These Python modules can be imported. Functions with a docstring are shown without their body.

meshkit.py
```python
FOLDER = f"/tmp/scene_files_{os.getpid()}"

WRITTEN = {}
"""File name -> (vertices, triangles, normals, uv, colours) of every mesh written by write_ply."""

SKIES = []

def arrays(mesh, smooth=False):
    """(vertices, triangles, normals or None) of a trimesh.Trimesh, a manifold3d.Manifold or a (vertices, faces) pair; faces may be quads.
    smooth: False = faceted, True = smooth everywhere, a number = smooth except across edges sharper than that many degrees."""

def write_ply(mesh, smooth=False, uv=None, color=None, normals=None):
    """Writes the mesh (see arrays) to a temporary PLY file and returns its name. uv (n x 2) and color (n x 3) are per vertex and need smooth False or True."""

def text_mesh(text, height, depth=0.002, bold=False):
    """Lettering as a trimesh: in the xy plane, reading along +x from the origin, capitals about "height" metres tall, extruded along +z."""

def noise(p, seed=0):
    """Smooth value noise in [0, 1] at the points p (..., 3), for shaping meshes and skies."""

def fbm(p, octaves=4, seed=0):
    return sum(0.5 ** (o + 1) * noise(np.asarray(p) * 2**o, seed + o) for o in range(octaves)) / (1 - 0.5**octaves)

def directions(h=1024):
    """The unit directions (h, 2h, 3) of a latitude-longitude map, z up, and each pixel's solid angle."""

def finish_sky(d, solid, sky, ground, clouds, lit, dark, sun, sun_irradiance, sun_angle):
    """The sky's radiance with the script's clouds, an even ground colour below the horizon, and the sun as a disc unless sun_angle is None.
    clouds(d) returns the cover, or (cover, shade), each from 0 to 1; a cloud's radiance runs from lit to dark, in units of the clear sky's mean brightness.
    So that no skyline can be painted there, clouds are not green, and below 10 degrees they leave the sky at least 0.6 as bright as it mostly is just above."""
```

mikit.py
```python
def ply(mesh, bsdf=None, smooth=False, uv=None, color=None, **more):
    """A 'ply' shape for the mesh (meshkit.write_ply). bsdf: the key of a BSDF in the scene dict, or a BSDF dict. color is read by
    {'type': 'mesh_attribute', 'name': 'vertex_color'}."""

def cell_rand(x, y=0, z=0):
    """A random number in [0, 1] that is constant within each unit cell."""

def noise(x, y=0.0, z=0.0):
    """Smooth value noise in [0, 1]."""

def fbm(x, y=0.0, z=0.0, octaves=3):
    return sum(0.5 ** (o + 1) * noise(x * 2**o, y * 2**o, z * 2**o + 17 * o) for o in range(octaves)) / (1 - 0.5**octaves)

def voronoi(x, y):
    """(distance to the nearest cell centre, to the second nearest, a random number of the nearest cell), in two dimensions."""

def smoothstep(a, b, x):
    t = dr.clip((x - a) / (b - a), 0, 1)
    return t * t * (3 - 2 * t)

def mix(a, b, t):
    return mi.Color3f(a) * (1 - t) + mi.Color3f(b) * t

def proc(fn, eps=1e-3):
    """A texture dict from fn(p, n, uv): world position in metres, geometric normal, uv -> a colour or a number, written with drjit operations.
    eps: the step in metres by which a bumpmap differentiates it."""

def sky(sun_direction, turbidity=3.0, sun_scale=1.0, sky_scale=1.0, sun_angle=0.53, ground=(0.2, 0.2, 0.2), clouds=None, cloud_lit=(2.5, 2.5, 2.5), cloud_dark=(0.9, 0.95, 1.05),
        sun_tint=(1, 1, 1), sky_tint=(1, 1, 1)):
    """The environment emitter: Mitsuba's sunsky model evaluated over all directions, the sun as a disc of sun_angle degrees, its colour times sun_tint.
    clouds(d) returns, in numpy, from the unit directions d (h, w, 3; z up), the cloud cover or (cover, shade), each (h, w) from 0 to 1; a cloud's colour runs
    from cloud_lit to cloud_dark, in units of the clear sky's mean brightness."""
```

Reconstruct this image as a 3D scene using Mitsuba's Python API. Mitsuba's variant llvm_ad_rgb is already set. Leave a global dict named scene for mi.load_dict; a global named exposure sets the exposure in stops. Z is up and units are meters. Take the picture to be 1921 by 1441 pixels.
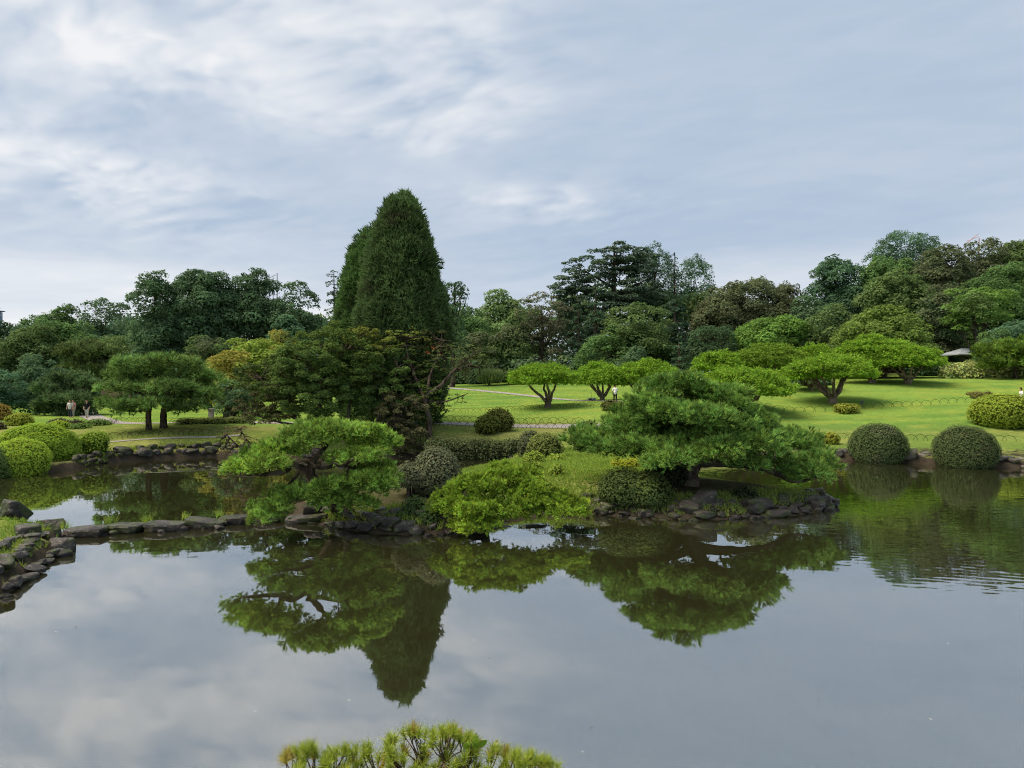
import math
import numpy as np
import trimesh, shapely
import drjit as dr
import mitsuba as mi
import mikit, meshkit
from scipy.interpolate import RBFInterpolator, RegularGridInterpolator

T = mi.ScalarTransform4f
scene, labels = {}, {}
# ------------------------------------------------------------------ camera, sky, exposure
F, HORIZON, EYE = 1281.0, 715.0, 5.0            # focal length in photo pixels, eye height over the pond
scene['camera'] = {'type': 'perspective', 'fov': 73.72, 'fov_axis': 'x', 'near_clip': 0.1, 'far_clip': 4000.0,
                   'to_world': T().look_at(origin=[0, 0, EYE], target=[0, 1, EYE - 5.5 / F], up=[0, 0, 1])}
exposure = 2.7


def clouds(d):
    """A high veil of cloud: blue-grey, with brighter mottled banks up on the left (towards the sun), low streaks near the horizon."""
    x, y, z = d[..., 0], d[..., 1], np.maximum(d[..., 2], 0.0)
    az, el = np.degrees(np.arctan2(x, y)), np.degrees(np.arcsin(np.clip(z, 0, 1)))
    k = 1.0 / (z + 0.12)
    u, v = x * k, y * k
    o = np.zeros_like(u)
    warp = meshkit.fbm(np.stack([u * 0.7, v * 0.7, o], -1), 3, 11) - 0.5
    p, q = u * 0.90 - v * 0.43, u * 0.43 + v * 0.90
    big = meshkit.fbm(np.stack([p * 0.35 + warp * 0.8, q * 0.8 + warp, o + 3], -1), 4, 5) - 0.5
    mott = meshkit.fbm(np.stack([p * 3.2 + warp * 3.0, q * 6.5 + warp * 4.0, o + 9], -1), 5, 21) - 0.5
    soft = meshkit.fbm(np.stack([p * 1.0 + warp * 2.5, q * 2.2 + warp * 2.5, o + 5], -1), 4, 33) - 0.5
    fine = meshkit.fbm(np.stack([p * 9.0 + mott * 3, q * 17.0 + warp * 8.0, o + 2], -1), 3, 44) - 0.5
    low = meshkit.fbm(np.stack([az * 0.055 + warp, el * 0.55 + warp, o], -1), 4, 8) - 0.5

    def ramp(t):
        t = np.clip(t, 0, 1)
        return t * t * (3 - 2 * t)

    wob = 9 * soft + 6 * warp
    m1 = ramp((el + wob - 17.5) / 7.0) * ramp((10 - az + 2 * wob) / 22.0)
    m2 = np.exp(-(((az + 33) / 11.0) ** 2) - ((el - 15.0 + 0.12 * (az + 33)) / 3.6) ** 2)
    m3 = np.exp(-(((az - 2) / 8.0) ** 2) - ((el - 14.0 + 3 * warp) / 1.7) ** 2)
    m4 = np.exp(-(np.maximum(el - 3, 0) / 6.0) ** 4) * (0.30 + 0.70 * ramp((-2 - az) / 18.0))
    b = 0.17 + 0.75 * big + 0.26 * soft + 0.12 * mott + 0.12 * fine + 0.08 * ramp((8 - az) / 50) + m1 * (0.33 + 0.8 * mott + 0.35 * soft + 0.9 * fine) + m2 * (0.30 + 1.1 * mott + 0.5 * soft + 0.9 * fine) + m3 * (0.36 + 1.2 * mott + 0.6 * fine) + m4 * (0.54 + 1.4 * low)
    return np.full_like(z, 0.96), np.clip(1.0 - b, 0, 1)


scene['sky'] = mikit.sky((-0.55, -0.05, 0.95), turbidity=3, sun_scale=0.56, sun_angle=42, clouds=clouds,
                         cloud_lit=(1.56, 1.57, 1.585), cloud_dark=(0.77, 0.94, 1.17), ground=(0.12, 0.13, 0.08))

# ------------------------------------------------------------------ helpers
MAXZ = []


def P(px, py, d):
    """The point at depth d that the photograph shows at pixel (px, py)."""
    return np.array([(px - 960.5) / F * d, d, EYE + (HORIZON - py) / F * d])


def W(px, py):
    """The point of the pond's surface at pixel (px, py)."""
    d = F * EYE / (py - HORIZON)
    return (px - 960.5) / F * d, d


def norm(v):
    return v / np.maximum(np.linalg.norm(v, axis=-1, keepdims=True), 1e-9)


used = set()


def numbered(name):
    key, n = name, 0
    while key in used:
        n += 1
        key = f'{name}_{n:03d}'
    used.add(key)
    return key


def thing(name, label, cat, group=None):
    key = numbered(name)
    labels[key] = {'label': label, 'category': cat}
    if group:
        labels[key]['group'] = group
    return key


def put(key, mesh, bsdf, smooth=False, color=None, **more):
    scene[key] = mikit.ply(mesh, bsdf, smooth=smooth, color=color, **more)
    return key


def part(parent, name, mesh, bsdf, smooth=False, color=None, **more):
    return put(numbered(f'{parent}__{name}'), mesh, bsdf, smooth, color, **more)


def soup(tris, cols):
    """A mesh of loose triangles (n,3,3) with one colour each."""
    n = len(tris)
    return (tris.reshape(-1, 3), np.arange(3 * n).reshape(-1, 3)), np.repeat(np.clip(cols, 0.004, 0.9), 3, axis=0)


def put_soup(key, pieces, bsdf='leaf'):
    tr = np.concatenate([p[0] for p in pieces])
    co = np.concatenate([p[1] for p in pieces])
    m, c = soup(tr, co)
    MAXZ.append((len(tr), key))
    return put(key, m, bsdf, False, c)


def tube(pts, rad, sides=6):
    p = np.asarray(pts, float)
    t = norm(np.gradient(p, axis=0))
    ref = np.where(np.abs(t[:, 2:]) < 0.9, [0, 0, 1.0], [1.0, 0, 0])
    a = norm(np.cross(t, ref))
    for i in range(1, len(a)):                                   # keep the frame from flipping
        a[i] = a[i - 1] - t[i] * (a[i - 1] @ t[i])
        a[i] /= max(np.linalg.norm(a[i]), 1e-9)
    b, ang = np.cross(t, a), np.arange(sides) * 2 * np.pi / sides
    r = np.broadcast_to(rad, (len(p),))[:, None, None]
    v = p[:, None] + r * (np.cos(ang)[None, :, None] * a[:, None] + np.sin(ang)[None, :, None] * b[:, None])
    i, j = np.meshgrid(np.arange(len(p) - 1), np.arange(sides), indexing='ij')
    q = np.stack([i * sides + j, i * sides + (j + 1) % sides, (i + 1) * sides + (j + 1) % sides, (i + 1) * sides + j], -1).reshape(-1, 4)
    f = np.vstack([q[:, [0, 1, 2]], q[:, [0, 2, 3]]])
    v = np.vstack([v.reshape(-1, 3), p[-1]])
    last = (len(p) - 1) * sides
    cap = np.array([[last + k, last + (k + 1) % sides, len(v) - 1] for k in range(sides)])
    return v, np.vstack([f, cap])


def join(meshes):
    vs, fs, n = [], [], 0
    for v, f in meshes:
        vs.append(v)
        fs.append(np.asarray(f) + n)
        n += len(v)
    return np.vstack(vs), np.vstack(fs)


def bend(a, b, rng, sag=0.0, wob=0.08, n=6):
    """A crooked line from a to b."""
    t = np.linspace(0, 1, n)[:, None]
    L = np.linalg.norm(b - a)
    off = np.cumsum(rng.normal(0, wob * L / n, (n, 3)), 0)
    off -= t * off[-1]
    off[0] = 0
    return a + (b - a) * t + off + np.array([0, 0, 1.0]) * (sag * L * 4 * t * (1 - t))


def limb(a, b, r0, r1, rng, sag=0.0, wob=0.25, n=7, sides=6):
    return tube(bend(np.asarray(a, float), np.asarray(b, float), rng, sag, wob, n), np.linspace(r0, r1, n), sides)


# ------------------------------------------------------------------ foliage primitives
def leaves(pos, nrm, size, rng, asp=0.8):
    """One triangle for each leaf or leaf spray."""
    n = len(pos)
    nrm = norm(nrm)
    t = norm(np.cross(nrm, rng.normal(size=(n, 3))))
    b = np.cross(nrm, t)
    s = (np.asarray(size) * rng.uniform(0.65, 1.35, n))[:, None]
    return np.stack([pos + s * 0.62 * t, pos + s * (-0.38 * t + 0.5 * asp * b), pos + s * (-0.38 * t - 0.5 * asp * b)], 1)


def needles(pos, dirs, length, width, n, rng, spread=(0.15, 1.0)):
    """Tufts of n needles each, as slim triangles fanning round dirs; returns triangles and the tuft of each."""
    m = len(pos)
    d = np.repeat(norm(dirs), n, 0)
    o = np.repeat(pos, n, 0)
    perp = norm(np.cross(d, rng.normal(size=(m * n, 3))))
    a = rng.uniform(*spread, m * n)[:, None]
    nd = d * np.cos(a) + perp * np.sin(a)
    L = (length * rng.uniform(0.7, 1.2, m * n))[:, None]
    sd = norm(np.cross(nd, rng.normal(size=(m * n, 3)))) * (width * 0.5)
    return np.stack([o - sd, o + sd, o + nd * L], 1), np.repeat(np.arange(m), n)


FOLIAGE = 2.0                                                    # one gain for all leaf colours


def tint(base, n, rng, pos=None, vary=0.22, hue=0.18, scale=0.6, warm=None, warm_amt=0.0):
    """Leaf colours: the base, varied leaf by leaf and from bough to bough; warm is a second colour in patches."""
    c = np.tile(np.asarray(base, float) * FOLIAGE, (n, 1))
    if pos is not None:
        k = meshkit.fbm(pos * scale + 31.7, 3, 4)
        if warm is not None and warm_amt > 0:
            w = np.clip((k - (0.72 - 0.45 * warm_amt)) / 0.16, 0, 1)[:, None]
            c = c * (1 - w) + np.asarray(warm) * FOLIAGE * w
        k2 = meshkit.noise(pos * scale * 0.7 + 7.3, 9)
        c = c * (1 + 0.7 * vary * (k2 - 0.5) * 2)[:, None]
    c = c * rng.uniform(1 - vary, 1 + vary, n)[:, None]
    h = rng.normal(0, hue * 0.5, n)[:, None]
    return c * np.concatenate([1 + h, 1 + 0 * h, 1 - 0.6 * h], 1)


def on_puffs(cen, rad, out, per_area, rng, up=0.35, low=-0.55):
    """Points and normals on the outsides of clumps (centres, radii (n,3), outward directions)."""
    area = 4 * np.pi * (rad.prod(1)) ** (2 / 3)
    cnt = np.maximum((area * per_area).astype(int), 6)
    idx = np.repeat(np.arange(len(cen)), cnt)
    g = norm(rng.normal(size=(len(idx), 3))) + np.array([0, 0, up]) + 0.45 * out[idx]
    g = norm(g)
    keep = g[:, 2] > low + rng.uniform(-0.2, 0.2, len(g))
    g, idx = g[keep], idx[keep]
    bump = 0.66 + 0.72 * meshkit.noise(g * 2.7 + idx[:, None] * 3.1, 2)
    bump *= 1 - 0.3 * rng.random(len(g)) ** 2
    pos = cen[idx] + rad[idx] * g * bump[:, None]
    return pos, g, idx


def fib(n, rng, jitter=0.35):
    i = np.arange(n) + 0.5
    z = 1 - 2 * i / n
    a = np.pi * (1 + 5 ** 0.5) * i
    r = np.sqrt(np.maximum(1 - z * z, 0))
    return norm(np.stack([r * np.cos(a), r * np.sin(a), z], 1) + rng.normal(0, jitter / math.sqrt(n) * 2, (n, 3)))


# ------------------------------------------------------------------ materials
proc, noise, fbm, smoothstep, mix = mikit.proc, mikit.noise, mikit.fbm, mikit.smoothstep, mikit.mix
VC = {'type': 'mesh_attribute', 'name': 'vertex_color'}
scene['leaf'] = {'type': 'principledthin', 'base_color': VC, 'roughness': 0.6, 'diff_trans': 0.75, 'eta': 1.35}
scene['needle'] = {'type': 'principledthin', 'base_color': VC, 'roughness': 0.5, 'diff_trans': 0.5, 'eta': 1.4}


def bark_color(p, n, uv):
    a = fbm(p.x * 9, p.y * 9, p.z * 2.2, 4)
    b = noise(p.x * 1.7, p.y * 1.7, p.z * 1.1)
    return mix(mix((0.032, 0.025, 0.020), (0.130, 0.104, 0.082), smoothstep(0.3, 0.75, a)), (0.10, 0.105, 0.075), smoothstep(0.62, 0.85, b) * 0.6)


scene['bark'] = {'type': 'bumpmap', 'arbitrary': {'type': 'texture_placeholder'}} if False else {
    'type': 'twosided', 'bsdf': {'type': 'diffuse', 'reflectance': proc(bark_color)}}


scene['bark_pale'] = {'type': 'twosided', 'bsdf': {'type': 'diffuse', 'reflectance': proc(lambda p, n, uv: mix((0.10, 0.078, 0.06), (0.27, 0.21, 0.165), smoothstep(0.3, 0.75, fbm(p.x * 8, p.y * 8, p.z * 2.5, 3))))}}


def stone_color(p, n, uv):
    a = fbm(p.x * 2.3, p.y * 2.3, p.z * 2.3, 4)
    b = fbm(p.x * 11 + 5, p.y * 11, p.z * 11, 3)
    own = noise(p.x * 0.9 + 3, p.y * 0.9, 2.0)
    c = mix((0.022, 0.020, 0.018), (0.075, 0.067, 0.060), smoothstep(0.25, 0.75, a * 0.6 + own * 0.4))
    c = mix(c, (0.19, 0.185, 0.17), smoothstep(0.56, 0.70, b) * smoothstep(0.45, 0.65, a) * 0.7)
    c = c * (1 + 1.3 * smoothstep(36.0, 38.0, p.y) * smoothstep(10.0, 14.0, p.x))   # the right bank is laid with paler stone
    c = mix(c, (0.06, 0.08, 0.025), smoothstep(0.48, 0.62, fbm(p.x * 2.6 + 9, p.y * 2.6, p.z * 2.6, 3)) * 0.7)
    wet = 1 - smoothstep(0.03, 0.14, p.z + 0.05 * (b - 0.5))
    return c * (1 - 0.6 * wet)


def stone_bump(p, n, uv):
    return 0.07 * fbm(p.x * 5, p.y * 5, p.z * 5, 5)


scene['stone'] = {'type': 'bumpmap', 'tex': proc(stone_bump, 0.004), 'scale': 1.0,
                  'bsdf': {'type': 'roughplastic', 'diffuse_reflectance': proc(stone_color), 'alpha': 0.35, 'int_ior': 1.3}}


def ground_color(p, n, uv):
    big = fbm(p.x * 0.09, p.y * 0.14, 0.0, 3)
    mid = fbm(p.x * 0.5, p.y * 0.8, 3.0, 3)
    fine = fbm(p.x * 5.0, p.y * 7.0, 5.0, 3)
    mow = noise(p.x * 0.05 + p.y * 0.02, p.y * 0.75, 1.0)
    g = mix((0.104, 0.195, 0.040), (0.156, 0.248, 0.048), smoothstep(0.3, 0.7, big * 0.5 + mow * 0.5))
    g = mix(g, (0.215, 0.265, 0.050), smoothstep(0.45, 0.75, mid) * 0.55)
    # the strip between the pond and the lower path is rougher and drier turf
    edge = 53.5 + 2.0 * (noise(p.x * 0.15, 0.5) - 0.5)
    rough = (1 - smoothstep(edge - 3.0, edge + 2.5, p.y)) * (1 - 0.35 * smoothstep(12.0, 22.0, p.x))
    dry = mix((0.13, 0.165, 0.040), (0.205, 0.205, 0.075), smoothstep(0.35, 0.7, mid * 0.6 + fine * 0.4))
    g = mix(g, dry, rough * 0.75)
    g = g * (0.80 + 0.40 * fine)
    # bare soil: along the banks, under the island's trees, on the floor of the wood
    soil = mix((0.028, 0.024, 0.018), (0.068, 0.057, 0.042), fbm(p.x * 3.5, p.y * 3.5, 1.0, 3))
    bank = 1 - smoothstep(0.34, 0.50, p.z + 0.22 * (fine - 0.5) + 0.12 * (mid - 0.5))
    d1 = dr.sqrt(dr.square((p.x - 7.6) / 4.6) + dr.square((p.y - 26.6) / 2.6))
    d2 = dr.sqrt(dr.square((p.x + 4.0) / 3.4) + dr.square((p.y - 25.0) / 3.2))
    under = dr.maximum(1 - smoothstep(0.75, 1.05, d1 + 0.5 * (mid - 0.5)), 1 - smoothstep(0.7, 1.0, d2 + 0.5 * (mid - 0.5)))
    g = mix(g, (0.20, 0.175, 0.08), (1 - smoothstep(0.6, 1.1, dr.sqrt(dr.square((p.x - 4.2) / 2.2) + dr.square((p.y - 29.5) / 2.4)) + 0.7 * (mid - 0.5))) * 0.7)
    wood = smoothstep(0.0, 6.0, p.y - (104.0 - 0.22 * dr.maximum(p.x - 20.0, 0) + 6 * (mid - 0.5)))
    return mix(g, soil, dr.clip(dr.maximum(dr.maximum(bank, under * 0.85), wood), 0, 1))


def ground_bump(p, n, uv):
    return 0.035 * fbm(p.x * 6, p.y * 6, 0.0, 3) + 0.10 * fbm(p.x * 0.7, p.y * 1.1, 4.0, 2)


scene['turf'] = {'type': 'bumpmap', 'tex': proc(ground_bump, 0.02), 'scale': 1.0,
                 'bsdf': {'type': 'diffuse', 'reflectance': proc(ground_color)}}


def gravel_color(p, n, uv):
    return mix((0.22, 0.205, 0.195), (0.34, 0.325, 0.31), fbm(p.x * 4, p.y * 6, 0.0, 4))


scene['gravel'] = {'type': 'diffuse', 'reflectance': proc(gravel_color)}


def ripple(p, n, uv):
    # a breeze roughens the right side of the pond; elsewhere the water lies almost still
    e = smoothstep(6.5, 13.0, p.x + 0.30 * (p.y - 22.0) + 3.0 * (noise(p.x * 0.12, p.y * 0.12) - 0.5))
    w = p.x * 0.28 + p.y * 0.96
    ph = 2.2 * noise(p.x * 0.22, p.y * 0.22, 4.0)
    a = dr.sin(w * 19.0 + ph * 2.5) * noise(p.x * 0.35, p.y * 0.5, 7.0)
    b = fbm(p.x * 2.2, p.y * 5.0, 2.0, 2)
    return e * (0.0004 * a + 0.0023 * b) + 0.0014 * fbm(p.x * 1.1, p.y * 2.0, 9.0, 2) + 0.010 * noise(p.x * 0.16, p.y * 0.16, 3.0)


scene['water'] = {'type': 'bumpmap', 'tex': proc(ripple, 0.01), 'scale': 1.0, 'bsdf': {'type': 'blendbsdf', 'weight': 0.39,
                  'a': {'type': 'plastic', 'diffuse_reflectance': {'type': 'rgb', 'value': [0.024, 0.024, 0.010]}, 'int_ior': 1.8, 'nonlinear': False},
                  'b': {'type': 'conductor', 'material': 'none', 'specular_reflectance': {'type': 'rgb', 'value': [0.93, 0.95, 0.95]}}}}
scene['hoop'] = {'type': 'diffuse', 'reflectance': {'type': 'rgb', 'value': [0.035, 0.03, 0.016]}}
scene['paint'] = {'type': 'twosided', 'bsdf': {'type': 'diffuse', 'reflectance': VC}}


def roof_color(p, n, uv):
    return mix((0.30, 0.35, 0.40), (0.42, 0.47, 0.53), fbm(p.x * 1.5, p.y * 6, p.z * 6, 3))


scene['roofing'] = {'type': 'roughplastic', 'diffuse_reflectance': proc(roof_color), 'alpha': 0.3}


def tower_color(p, n, uv):
    k = smoothstep(0.1, 0.2, dr.abs((p.z / 3.6) - dr.floor(p.z / 3.6) - 0.5))
    return mix((0.30, 0.36, 0.42), (0.12, 0.22, 0.33), k)


scene['cladding'] = {'type': 'roughplastic', 'diffuse_reflectance': proc(tower_color), 'alpha': 0.15}

# ------------------------------------------------------------------ the lie of the land
pond_px = [(-300, 905), (-60, 897), (0, 895), (70, 890), (140, 881), (200, 869), (300, 861), (400, 857), (470, 858), (560, 862), (640, 864), (720, 862), (800, 859), (900, 857), (960, 858),
           (984, 862), (962, 868), (930, 876), (875, 890), (805, 905), (750, 922), (690, 936), (620, 944), (560, 950), (530, 958), (540, 975), (610, 986), (650, 995), (700, 1001), (770, 1004),
           (850, 1003), (910, 990), (960, 974), (1010, 963), (1060, 962), (1100, 966), (1200, 971), (1300, 977), (1400, 973), (1500, 967), (1550, 958), (1570, 947), (1545, 936), (1440, 926),
           (1380, 915), (1320, 905), (1290, 892), (1300, 872), (1360, 862), (1450, 860), (1540, 863), (1600, 865), (1700, 869), (1760, 873), (1870, 877), (1921, 879), (2060, 884), (2300, 900)]
pond = [W(*p) for p in pond_px]
pond += [(38, 30), (38, 14), (28, 6.8), (10, 6.6), (0, 6.9), (-8, 6.6), (-14, 8.5), (-13.4, 13.2)]
pond += [W(*p) for p in [(0, 1123), (30, 1104), (75, 1068), (108, 1042), (119, 1025), (112, 1008), (60, 998), (0, 994), (-120, 988)]] + [(-26, 25), (-34, 26), (-38, 30)]
POND = shapely.Polygon(pond)
SHORE = POND.exterior
ctrl = [(200, 850, 42.5), (300, 822, 46), (290, 805, 49), (100, 803, 50), (240, 795, 55), (160, 776, 75), (400, 790, 58), (430, 772, 75), (50, 765, 90), (-200, 800, 52), (-300, 770, 80),
        (850, 815, 47), (912, 813, 48), (1000, 800, 52), (860, 797, 52), (1100, 800, 51), (1000, 785, 58), (950, 770, 65), (1028, 762, 66), (1130, 750, 74), (1000, 742, 80), (900, 733, 88),
        (900, 717, 105), (1000, 722, 98), (1250, 742, 80), (600, 790, 58), (640, 760, 75), (700, 735, 95), (1600, 830, 48), (1700, 835, 47), (1450, 805, 52), (1700, 800, 54), (1850, 805, 52),
        (1450, 771, 61), (1600, 774, 60), (1830, 757, 62), (1562, 750, 67), (1400, 757, 62), (1500, 722, 79), (1636, 717, 80), (1703, 716, 78), (1800, 707, 90), (1900, 706, 86), (1520, 725, 76),
        (1800, 730, 72), (1900, 716, 76), (2100, 725, 70), (2300, 790, 55), (2100, 700, 90)]
cp = np.array([P(*c) for c in ctrl])
for x, y, z in [(-90, 130, 3.2), (-45, 130, 3.6), (0, 130, 5.4), (45, 130, 6.8), (90, 130, 8.0), (-120, 60, 2.0), (130, 60, 5.0), (-150, 200, 4), (0, 200, 6), (150, 200, 8), (-15, 110, 4.2), (60, 110, 6.8)]:
    cp = np.vstack([cp, [x, y, z]])
rbf = RBFInterpolator(cp[:, :2], cp[:, 2], smoothing=0.6, kernel='thin_plate_spline')
gx = np.concatenate([[-320, -260], np.arange(-180, -60, 6.0), np.arange(-60, 60, 0.42), np.arange(60, 181, 6.0), [260, 320]])
gy = np.concatenate([[-200, -60, -20, -6], np.arange(0, 64, 0.42), np.arange(64, 120, 0.8), np.arange(120, 200, 5.0), [220, 280, 340]])
GX, GY = np.meshgrid(gx, gy)


def lay(x, y):
    x, y = np.asarray(x, float), np.asarray(y, float)
    shape = x.shape
    x, y = x.ravel(), y.ravel()
    q = np.stack([np.clip(x, -150, 150), np.clip(y, 10, 200)], 1)
    z = np.clip(rbf(q), 0.4, 9.0)
    dist = shapely.distance(shapely.points(x, y), SHORE)
    s = np.where(shapely.contains_xy(POND, x, y), -dist, dist)
    island = (y < 41) & (y > 20) & (x > -12) & (x < 20)
    near = (y < 25) & ~island
    low = np.where(island, 0.40 + 0.60 * (1 - np.exp(-np.maximum(s, 0) * 0.42)), 0.45 + 0.1 * np.maximum(s, 0))
    bank = np.where(s < 0.32, s * 1.5, 0.48 + 0.30 * (s - 0.32))
    z = np.where(island | near, np.minimum(low, np.where(near, 0.9, 2)), z)
    # blend the island's back into the far bank
    k = np.clip((y - 38) / 5, 0, 1)
    mid = (np.abs(y - 40.5) < 2.5) & (x > -1) & (x < 14)
    zz = np.clip(rbf(q), 0.4, 9.0)
    z = np.where(mid, (0.40 + 0.60 * (1 - np.exp(-np.maximum(s, 0) * 0.42))) * (1 - k) + zz * k, z)
    z = np.minimum(z, np.where(island, np.where(s < 0.5, s * 0.62, 0.31 + 0.24 * (s - 0.5)), bank))
    z += np.where(s > 0.6, 0.05 * (meshkit.fbm(np.stack([x * 0.5, y * 0.5, 0 * x], 1), 3, 3) - 0.5), 0)
    return np.maximum(z, -1.2).reshape(shape)


GZ = lay(GX, GY)
ground = RegularGridInterpolator((gy, gx), GZ, bounds_error=False, fill_value=None)


def Z(x, y):
    return float(ground([[y, x]])[0])


def site(px, d):
    x = (px - 960.5) / F * d
    return np.array([x, d, Z(x, d)])


ny, nx = GX.shape
ii, jj = np.meshgrid(np.arange(ny - 1), np.arange(nx - 1), indexing='ij')
k0 = (ii * nx + jj).ravel()
quads = np.stack([k0, k0 + 1, k0 + nx + 1, k0 + nx], 1)
put('ground', (np.stack([GX, GY, GZ], -1).reshape(-1, 3), quads), 'turf', True)
labels['ground'] = {'kind': 'structure', 'label': 'mown green lawn and bare banks around the pond'}
wx, wy = np.meshgrid(np.linspace(-60, 60, 61), np.linspace(2, 62, 31))
wk = (np.meshgrid(np.arange(30), np.arange(60), indexing='ij')[0] * 61 + np.meshgrid(np.arange(30), np.arange(60), indexing='ij')[1]).ravel()
put('pond_water', (np.stack([wx, wy, 0 * wx], -1).reshape(-1, 3), np.stack([wk, wk + 1, wk + 62, wk + 61], 1)), 'water')
labels['pond_water'] = {'kind': 'structure', 'label': 'still dark pond mirroring the trees and the cloudy sky'}


def strip(key, line, width, label, lift=0.03):
    """A gravel path laid on the ground along a line of (px, d) points."""
    pts = np.array([[(px - 960.5) / F * d, d] for px, d in line])
    seg = shapely.LineString(pts)
    n = max(int(seg.length / 0.6), 4)
    c = np.array([seg.interpolate(t, normalized=True).coords[0] for t in np.linspace(0, 1, n)])
    for _ in range(6):
        c[1:-1] = (c[:-2] + 2 * c[1:-1] + c[2:]) / 4
    t = norm(np.gradient(c, axis=0))
    nn = np.stack([-t[:, 1], t[:, 0]], 1)
    off = np.linspace(-0.5, 0.5, 5)
    wob = 1 + 0.12 * (meshkit.noise(np.stack([c[:, 0], c[:, 1], 0 * c[:, 0]], 1) * 0.6, 3) - 0.5)
    xy = c[:, None] + nn[:, None] * (off[None, :, None] * (width * wob)[:, None, None])
    z = ground(np.stack([xy[..., 1], xy[..., 0]], -1)) + lift
    v = np.concatenate([xy, z[..., None]], -1).reshape(-1, 3)
    i, j = np.meshgrid(np.arange(n - 1), np.arange(4), indexing='ij')
    k = (i * 5 + j).ravel()
    put(key, (v, np.stack([k, k + 5, k + 6, k + 1], 1)), 'gravel', True)
    labels[key] = {'kind': 'structure', 'label': label}


strip('path', [(120, 96), (158, 80), (175, 66), (205, 57), (260, 54.5), (330, 55.5), (450, 56), (620, 55), (780, 54), (880, 52.5), (980, 52.0), (1130, 51.0), (1300, 52)], 2.0, 'grey gravel path between low hoop fences on the near lawn')
strip('path_001', [(820, 96), (900, 88), (1000, 79), (1090, 72.5), (1160, 68), (1260, 64), (1400, 62)], 1.3, 'pale gravel path slanting across the bright lawn')
strip('path_002', [(120, 44.0), (250, 45.4), (350, 46.8), (450, 47.8)], 0.26, 'narrow pale kerb line beside the left hoop fence')

# ------------------------------------------------------------------ plant builders
def ext(x0, x1, y0, y1, d, deep=0.85):
    """Centre and half sizes of a crown that spans these pixels at depth d."""
    a, b = P(x0, y1, d), P(x1, y0, d)
    h = (b - a) / 2
    return np.array([(a[0] + b[0]) / 2, d, (a[2] + b[2]) / 2]), np.array([h[0], max(h[0] * deep, 0.3), h[2]])


def seed_of(key):
    return np.random.default_rng(sum(ord(c) * (i + 7) for i, c in enumerate(key)))


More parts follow.
